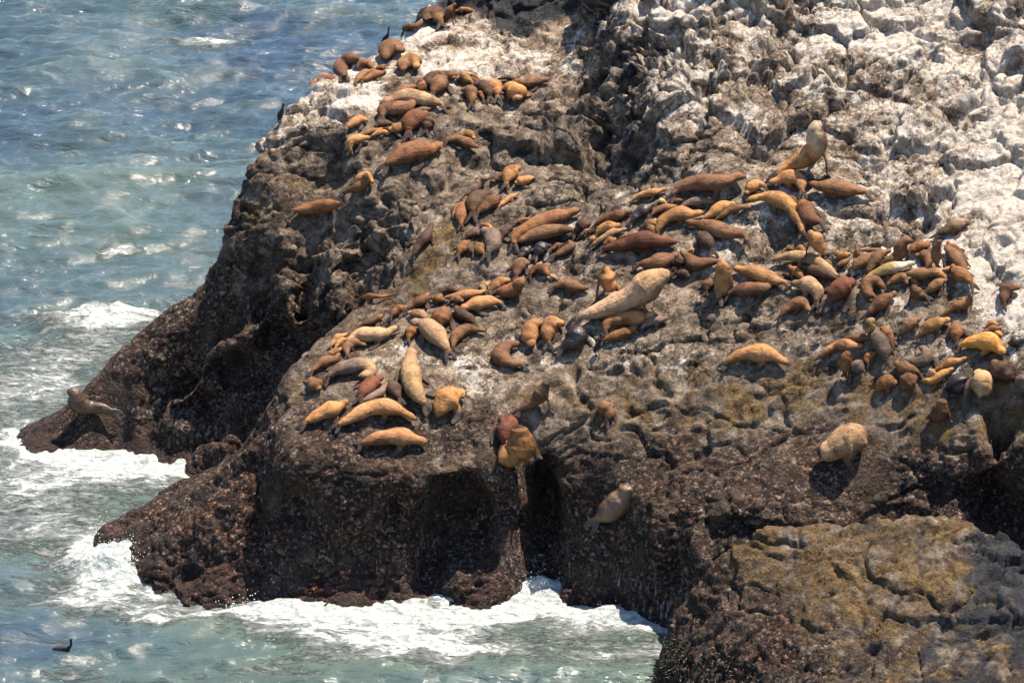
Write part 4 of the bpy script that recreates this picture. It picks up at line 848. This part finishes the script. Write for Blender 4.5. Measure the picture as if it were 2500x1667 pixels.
def stamp(x, y, r):
    i0, i1 = int((x-r*2-GX0)/GS), int((x+r*2-GX0)/GS)+1; j0, j1 = int((y-r*2-GY0)/GS), int((y+r*2-GY0)/GS)+1
    i0, j0 = max(i0, 0), max(j0, 0)
    if i1 <= i0 or j1 <= j0: return
    X, Yg = np.meshgrid(gx[i0:i1], gy[j0:j1]); d = np.hypot(X-x, Yg-y)
    v = sstep(r*1.9, r*.9, d); S = foot[j0:j0+v.shape[0], i0:i0+v.shape[1]]; S[:] = np.maximum(S, v)
for spec in parse():
    pp, wpx, fur, ku, lab, tuck = spec
    wpx *= 1.14
    P, r = locate(pp, wpx, ku); P = [np.array(q) for q in P]
    for a, b in zip(P[:-1], P[1:]):
        for k in range(4):
            q = a+(b-a)*k/4
            stamp(q[0], q[1], r*1.15+.12)
    PLACED.append((P, r, spec))
def add_eye(V, F, c, r):
    o = len(V)
    for i in range(1, 4):
        for k in range(6):
            a, b = math.pi*i/4, 2*math.pi*k/6; V.append((c[0]+r*math.sin(a)*math.cos(b), c[1]+r*math.sin(a)*math.sin(b), c[2]+r*math.cos(a)))
    for i in range(2):
        for k in range(6): F.append((o+i*6+k, o+(i+1)*6+k, o+(i+1)*6+(k+1) % 6, o+i*6+(k+1) % 6))
    V.append((c[0], c[1], c[2]+r)); V.append((c[0], c[1], c[2]-r))
    for k in range(6): F.append((o+18, o+k, o+(k+1) % 6, o+(k+1) % 6)); F.append((o+19, o+12+(k+1) % 6, o+12+k, o+12+k))
def make_lion(P, r, spec):
    pp, wpx, fur, ku, lab, tuck = spec
    bull = 'bull' in lab and 'resting bull\'s' not in lab and any(s in lab for s in ('huge bull', 'huge cream bull', 'huge pale spotted bull'))
    n = 30; C, L = catmull(P, n); t = np.linspace(0, 1, n)
    # steadier depth: slight smoothing of the spine
    for _ in range(2): C[1:-1] = .5*C[1:-1] + .25*(C[:-2]+C[2:])
    prof = PBULL if (bull or 'far left tip' in lab) else (PREAR if ku in (2, 3) else PROF)
    if 'slumped' in lab: prof = np.array([(0,.50),(.08,.78),(.22,1.0),(.40,1.0),(.54,.84),(.66,.66),(.80,.62),(.92,.52),(1,.3)])
    rr = np.interp(t, prof[:, 0], prof[:, 1])*r
    up0 = np.array(gnormal(C[0][0], C[0][1]))
    g0 = C[0]; up = np.array(gnormal(g0[0], g0[1]))
    q0 = rnd.uniform(0, 6.28); vr = np.interp(t, [0, .2, .8, 1], [0, 1, 1, .2])
    if 'slumped' in lab: vr = vr*0
    rr = rr*(1 + vr*(.07*np.sin(t*9+q0) + .05*np.sin(t*17+q0*2)))
    Rb = rr*rnd.uniform(.80, .92)
    hump = np.exp(-((t-.60)/.16)**2)*rnd.uniform(.02, .16)*r - np.exp(-((t-.80)/.07)**2)*rnd.uniform(0, .10)*r
    if ku == 99: C = C + np.outer(hump, up0); rr = rr*np.interp(t, [0, .5, 1], [1.03, 1.06, 1])
    V, F, fr = tube(C, rr*1.0, Rb, up, 16, .82)
    parts = [(V, F)]
    dark = []
    def gz(x, y, dz=.05): return np.array([x, y, ground(x, y)+dz])
    i = int(.63*n); T, U, S = fr[i]
    raised = C[i][2]-ground(C[i][0], C[i][1]) > 1.35*r
    rk, r = r, (.34 if 'slumped' in lab else min(r, .52))
    for sd in (-1, 1):
        s0 = C[i] + S*sd*rr[i]*.55 - U*rr[i]*.35
        fwd = np.array([T[0], T[1], 0]); fwd /= np.linalg.norm(fwd)+1e-6
        hs = np.array([S[0], S[1], 0])*sd; hs /= np.linalg.norm(hs)+1e-6
        steep = gnormal(s0[0], s0[1]).z < .62
        if steep:
            el = s0 + hs*r*.35 - np.array([0, 0, .35*r]); foot_p = el + hs*r*.25 - np.array([0, .1*r, .7*r]); tip = foot_p + hs*r*.35 - np.array([0, .1*r, .25*r])
            pts = [s0, el, foot_p, tip]; wid = .30*r
        elif raised:
            foot_p = gz(*(s0 + hs*r*.45 + fwd*r*.15)[:2], .06); tip = gz(*(foot_p + hs*r*.55 - fwd*r*.35 + fwd*.2)[:2], .05)
            foot_p[2] = max(foot_p[2], s0[2]-2.1*r); tip[2] = max(tip[2], foot_p[2]-.4*r)
            el = (s0+foot_p)/2 + hs*r*.18
            pts = [s0, el, foot_p, tip]; wid = .36*r
        else:
            el = s0 + hs*r*.62 - fwd*r*.25; el[2] = max(ground(el[0], el[1])+.07, s0[2]-.35*r)
            m1 = gz(*(el + hs*r*.35 - fwd*r*.55)[:2], .06); tip = gz(*(m1 + hs*r*.25 - fwd*r*.55)[:2], .05)
            pts = [s0, el, m1, tip]; wid = .46*r
        for q in (pts[1:] if not steep else []): q[2] = min(q[2], s0[2]-(.35*r if raised else -.05*r))
        parts.append(paddle(pts, wid, .085*r+.01, U if not raised else fwd)); dark.append(np.array(pts[2:]))
    r = rk
    T, U, S = fr[1]; rk, r = r, min(r, .48)
    for sd in (-1, 1):
        if tuck: r = .12
        b = C[1] - T*r*.05 + S*sd*.10*r; e1 = b - T*r*.55 + S*sd*.22*r; e2 = e1 - T*r*.65 + S*sd*.30*r
        e1 = np.array([e1[0], e1[1], max(ground(e1[0], e1[1])+.06, e1[2]-.25*r)]); e2 = gz(e2[0], e2[1])
        if abs(e2[2]-e1[2]) > .8*r: e2[2] = e1[2]-.5*r
        parts.append(paddle([b, e1, e2], .34*r, .07*r+.01, up)); dark.append(np.array([e1, e2]))
    r = rk
    if bull or r > .36:
        i = int(.90*n); T, U, S = fr[i]
        for sd in (-1, 1):
            e = C[i] + S*sd*rr[i]*.86 + U*rr[i]*.35
            parts.append(tube([e, e - T*.07 + S*sd*.045, e - T*.13 + S*sd*.05], [.04, .035, .015], [.03, .025, .012], U, 6)[:2])
    org = np.array([C[:, 0].mean(), C[:, 1].mean(), 0]); org[2] = ground(org[0], org[1])
    V, F = join(parts); V = [tuple(np.array(v)-org) for v in V]
    me = bpy.data.meshes.new('sea_lion'); me.from_pydata(V, [], F); me.update()
    o = bpy.data.objects.new('sea_lion', me); COL.objects.link(o)
    m1 = o.modifiers.new('r', 'REMESH'); m1.mode = 'VOXEL'; m1.voxel_size = .030 if (bull or r > .42) else max(.028, r*.10); m1.use_smooth_shade = True
    m2 = o.modifiers.new('s', 'SMOOTH'); m2.factor = .5; m2.iterations = 2
    dg = bpy.context.evaluated_depsgraph_get(); me2 = bpy.data.meshes.new_from_object(o.evaluated_get(dg))
    P3 = get_co(me2); li = np.empty(len(me2.loops), np.int32); me2.loops.foreach_get('vertex_index', li); FF = li.reshape(-1, 4)
    o.modifiers.clear(); bpy.data.objects.remove(o); bpy.data.meshes.remove(me); bpy.data.meshes.remove(me2)
    Wd = P3 + org
    # fatty folds and muscles: broad soft relief
    d = ((Wd[:, None, :]-C[None])**2).sum(2); ix = d.argmin(1); dist = np.sqrt(d[np.arange(len(Wd)), ix]); tt = t[ix]
    dirn = (Wd-C[ix])/(dist[:, None]+1e-6)
    lump = fbm((P3*2.2/max(r/.35, .6)) + rnd.random()*50, 3, 91)
    fold = np.sin((tt*38+rnd.random()*6))*np.exp(-((tt-.72)/.10)**2)
    P3 = P3 + dirn*((.07*lump + .012*fold)*min(r, .5)*(dist < rr[ix]*1.2))[:, None]
    a, _, b = fur.partition('/')
    base = np.array(FUR[a]); head = np.array(FUR[b]) if b else base*np.array([1.08, 1.06, 1.03])
    j = rnd.choice([.62, .8, .9, 1, 1, 1.1, 1.2]) + rnd.uniform(-.06, .06); base = base*j*np.array([1, 1+rnd.uniform(-.04, .04), 1+rnd.uniform(-.12, .12)])
    w0, w1 = (.52, .70) if b else (.66, .80)
    hw = sstep(w0, w1, tt)
    if b: hw = hw*(1-.6*sstep(.3, -.4, (dirn*np.array([f[1] for f in fr])[ix]).sum(1)))
    col = base[None]*(1-hw[:, None]) + head[None]*hw[:, None]
    # painted belly shade and sunlit back, darker muzzle tip and bare dark flippers
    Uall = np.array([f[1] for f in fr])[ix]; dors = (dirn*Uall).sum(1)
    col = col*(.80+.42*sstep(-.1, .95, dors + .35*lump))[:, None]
    wp = sstep(.0, .25, fbm(P3*1.1/max(r/.35, .6) + rnd.random()*90, 3, 95) + (.5-tt)*rnd.uniform(-.6, .9))*rnd.choice([0, .1, .25, .45, .6])
    col = col*(1-wp[:, None]*np.array([.75, .80, .82]))
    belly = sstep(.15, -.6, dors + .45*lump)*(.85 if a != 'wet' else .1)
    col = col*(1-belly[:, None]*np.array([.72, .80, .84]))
    mz = sstep(.955, .985, tt); col = col*(1-mz[:, None]) + mz[:, None]*np.array([.05, .035, .03])
    fl = sstep(1.22, 1.5, dist/np.maximum(rr[ix], .3*r)); rump = sstep(.05, .0, tt)*sstep(.9, 1.3, dist/(rr[0]+.02)); fl = np.maximum(fl, rump)
    col = col*(1-fl[:, None]) + fl[:, None]*np.array([.062, .045, .04])
    # eyes: two small dark beads set into the head
    V2 = [tuple(v) for v in P3]; nb = len(V2); F2 = []
    i = int(.935*n); T, U, S = fr[i]; er = max(.018, .06*r)
    for sd in (-1, 1): add_eye(V2, F2, C[i]-org + S*sd*rr[i]*.80 + U*rr[i]*.42*.9, er)
    nf = len(FF)
    me = bpy.data.meshes.new('sea_lion')
    Fall = [tuple(q) for q in FF.tolist()] + [tuple(dict.fromkeys(q)) for q in F2]
    me.from_pydata(V2, [], Fall); me.update()
    wet = a in ('wet', 'wbr', 'wdk')
    me.materials.append(M_WETFUR if wet else M_FUR); me.materials.append(M_EYE)
    mi = np.zeros(len(Fall), np.int32); mi[nf:] = 1; me.polygons.foreach_set('material_index', mi)
    me.polygons.foreach_set('use_smooth', np.ones(len(Fall), bool))
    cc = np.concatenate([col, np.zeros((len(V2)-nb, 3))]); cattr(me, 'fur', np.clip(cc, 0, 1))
    attr(me, 'spots', np.full(len(V2), .95 if a in ('spt', 'pbu') else (.25 if a in ('tan', 'pal') else .1)))
    o = bpy.data.objects.new('sea_lion', me); COL.objects.link(o); o.location = org
    tag(o, lab, 'sea lion', 'sea lions hauled out on the rock')
    return o

# ---------------------------------------------------------------- birds, starfish, weed
def put(name, parts, mat, vox, parent=None, org=None):
    V, F = join(parts)
    if org is None: org = np.zeros(3)
    V = [tuple(np.array(v)-org) for v in V]
    me = bpy.data.meshes.new(name); me.from_pydata(V, [], F); me.update(); me.materials.append(mat)
    for p in me.polygons: p.use_smooth = True
    o = bpy.data.objects.new(name, me); COL.objects.link(o)
    if vox: voxel(o, vox)
    if parent: o.parent = parent
    return o
def bird(base, pts, wz, crop, lab, swim=False):
    x0, y0, s = CROPS[crop] if isinstance(crop, str) else crop
    yb = base[1]
    C = []
    for a, b in pts[:-1]: C.append(np.array(at_y(x0+a/s, y0+b/s, yb)))
    tip = np.array(at_y(x0+pts[-1][0]/s, y0+pts[-1][1]/s, yb-.03))
    r = .5*wz/s*yb/FPX
    dz = np.array([0, 0, base[2] + (.10 if not swim else 0) - C[0][2]]) if not swim else np.array([0, 0, base[2]])
    C = [q+dz for q in C]; tip = tip + dz
    if not swim and crop == 'b': tip = C[0] + (tip-C[0])*1.3; C = [C[0] + (q-C[0])*1.3 for q in C]; r *= 1.2
    Cs, L = catmull(C, 22); t = np.linspace(0, 1, 22)
    rr = r*np.interp(t, [0, .1, .25, .42, .55, .68, .8, .9, .95, 1], [.18, .38, .85, 1.0, .72, .38, .30, .34, .44, .30] if not swim else [.25, .6, .95, 1.0, .8, .40, .32, .36, .44, .32])
    org = np.array([base[0], yb, base[2]])
    root = bpy.data.objects.new('cormorant', None); COL.objects.link(root); root.location = org
    V, F, fr = tube(Cs, rr*.85, rr, (0, -.3, 1), 12)
    parts = [(V, F)]
    for sd in (-1, 1):                                         # folded wings along the back
        W = [Cs[9]+fr[9][2]*sd*rr[9]*.62, Cs[6]+fr[6][2]*sd*rr[6]*.78, Cs[1]+fr[1][2]*sd*rr[6]*.35]
        parts.append(paddle(W, r*.55, r*.20, fr[6][2]))
    put('body', parts, M_BIRD, .018, root, org)
    hd = Cs[-1]
    put('bill', [tube([hd, hd+(tip-hd)*.6, tip], [.03, .018, .010], [.032, .016, .009], (0, 0, 1), 8)[:2]], M_BILL, 0, root, org)
    if not swim:
        for sd in (-1, 1):
            h = Cs[6]+np.array([sd*.05, 0, -rr[6]*.5]); f = np.array([base[0]+sd*.06+.03, yb, base[2]+.02])
            put('leg', [tube([h, (h+f)/2, f], [.03, .018, .014], [.03, .018, .014], (0, 1, 0), 8)[:2],
                        tube([f, f+np.array([.05, -.08, .0])], [.03, .05], [.012, .008], (0, 0, 1), 8)[:2]], M_BIRD, 0, root, org)
    tag(root, lab, 'cormorant', 'cormorants about the rock')
    return root
def star(px, py, R, lab, bvh):
    d = ray(px, py); loc, n, i, _ = bvh.ray_cast(Vector((0, 0, CAM_H)), d, 400)
    if loc is None: return
    z = n; x = z.orthogonal().normalized(); y = z.cross(x)
    V, F = [], []
    for k in range(50):
        a = 2*math.pi*k/50; rad = R*(.30+.70*abs(math.cos(a*2.5))**2.2)
        for h, q in ((-.03, 1.0), (.03, .72)): V.append(tuple(x*math.cos(a)*rad*q + y*math.sin(a)*rad*q + z*h))
    V.append(tuple(z*.06)); V.append(tuple(z*-.03))
    for k in range(50):
        l = (k+1) % 50; F += [(2*k, 2*l, 2*l+1, 2*k+1), (2*k+1, 2*l+1, 100), (2*l, 2*k, 101)]
    me = bpy.data.meshes.new('starfish'); me.from_pydata(V, [], F); me.materials.append(M_STAR)
    o = bpy.data.objects.new('starfish', me); COL.objects.link(o); o.location = loc + n*.03
    tag(o, lab, 'starfish', 'orange starfish on the cliff foot')
def seaweed(bvh):
    rg = random.Random(3); parts = []
    for k in range(170):
        px, py = rg.uniform(1592, 1680), rg.uniform(1560, 1664)
        if k > 120: px, py = rg.uniform(1690, 1850), rg.uniform(1600, 1664)
        loc, n, i, _ = bvh.ray_cast(Vector((0, 0, CAM_H)), ray(px, py), 400)
        if loc is None or loc.z < .1: continue
        p = np.array(loc); nn = np.array(n); l = rg.uniform(.10, .24); j = np.array([rg.uniform(-1, 1), rg.uniform(-1, 1), rg.uniform(-.2, 1)])*.4
        q = p + (nn*.7+j)*l; e = q + (nn*.3+j+np.array([0, 0, -.5]))*l
        parts.append(paddle([p-nn*.03, q, e], rg.uniform(.025, .05), .012, (0, 1, .3)))
    o = put('seaweed', parts, M_WEED, 0); tag(o, kind='stuff')
def spray():
    rg = random.Random(9); V, F = [], []
    def blob(c, r):
        o = len(V)
        for d in ((r, 0, 0), (-r, 0, 0), (0, r, 0), (0, -r, 0), (0, 0, r), (0, 0, -r)): V.append((c[0]+d[0], c[1]+d[1], c[2]+d[2]))
        for f in ((0, 2, 4), (2, 1, 4), (1, 3, 4), (3, 0, 4), (2, 0, 5), (1, 2, 5), (3, 1, 5), (0, 3, 5)): F.append(tuple(o+i for i in f))
    for px, py, sx, h, cnt in [(290,1395,1.1,1.5,420),(230,1390,1.3,.8,260),(1320,1445,.8,.8,110),(440,1410,.5,1.1,160),(600,1490,1.0,.5,90),(1460,1520,1.4,.5,120),(300,785,2.4,.5,120),(530,1110,.8,.5,70),(250,1310,.6,.9,90)]:
        x, y, _ = at_z(px, py, 0)
        for k in range(cnt):
            z = abs(rg.gauss(0, .42))*h; blob((x+rg.gauss(0, sx*.55), y+rg.gauss(0, sx*.35), z+.1), rg.uniform(.010, .032))
    m = N('spray_drops'); m.b.inputs['Base Color'].default_value = (.85, .88, .88, 1); m.b.inputs['Roughness'].default_value = .4
    me = bpy.data.meshes.new('water_spray'); me.from_pydata(V, [], F); me.materials.append(m.m)
    o = bpy.data.objects.new('water_spray', me); COL.objects.link(o); tag(o, kind='stuff')
# ---------------------------------------------------------------- build
import time; T0 = time.time()
rock = build_rock(foot); print('rock', len(rock.data.vertices), time.time()-T0)
sea = build_water(); print('sea', len(sea.data.vertices), time.time()-T0)
for P, r, spec in PLACED: make_lion(P, r, spec)
print('lions', time.time()-T0, sum(len(o.data.vertices) for o in bpy.data.objects if o.name.startswith('sea_lion')))
me = rock.data
bvh = BVHTree.FromPolygons(get_co(me).tolist(), [tuple(p.vertices) for p in me.polygons])
def rock_at(px, py):
    loc, n, i, d = bvh.ray_cast(Vector((0, 0, CAM_H)), ray(px, py), 400); return loc
def perch(px, py, z):
    for k in range(14):                                        # find the rock edge just under the bird
        q = rock_at(px, py+2*k)
        if q is not None and q.z > z-2: return (q.x, q.y, q.z)
    return at_z(px, py, z)
bird(perch(700+1140/4.704, 112, 14.6), [(1092,535),(1120,470),(1160,410),(1170,350),(1168,322),(1215,308)], 72, 'A', 'black cormorant with an outstretched neck standing on the skyline above the rounded sea lion')
bird(perch(681, 276, 13.3), [(401,214),(408,193),(416,172),(421,153),(424,142),(432,146)], 34, 'b', 'black cormorant standing alone on the western skyline edge')
bird(perch(1240+1110/5.113, 600+1365/5.113, 8.8), [(1072,1365),(1105,1300),(1145,1230),(1165,1180),(1158,1135),(1185,1120)], 84, 'Q', 'black cormorant standing on the slope beside the reddish sea lion')
wb = at_z(155, 1573, 0); wb = (wb[0], wb[1], float(wave_z(np.array([[wb[0]-.15, wb[1], 0]], np.float32))[0])*.95 + .06)
bird(wb, [(560,835),(700,850),(850,850),(1000,820),(1085,740),(1090,620),(1070,540),(1020,600)], 230, (80,1500,11.76), 'dark cormorant swimming alone in the blue water at the lower left', True)
star(768, 1436, .16, 'orange starfish lower on the wet cliff, just above the surf', bvh)
star(836, 1397, .11, 'small orange starfish higher up on the wet cliff', bvh)
seaweed(bvh); spray()
print('done', time.time()-T0)
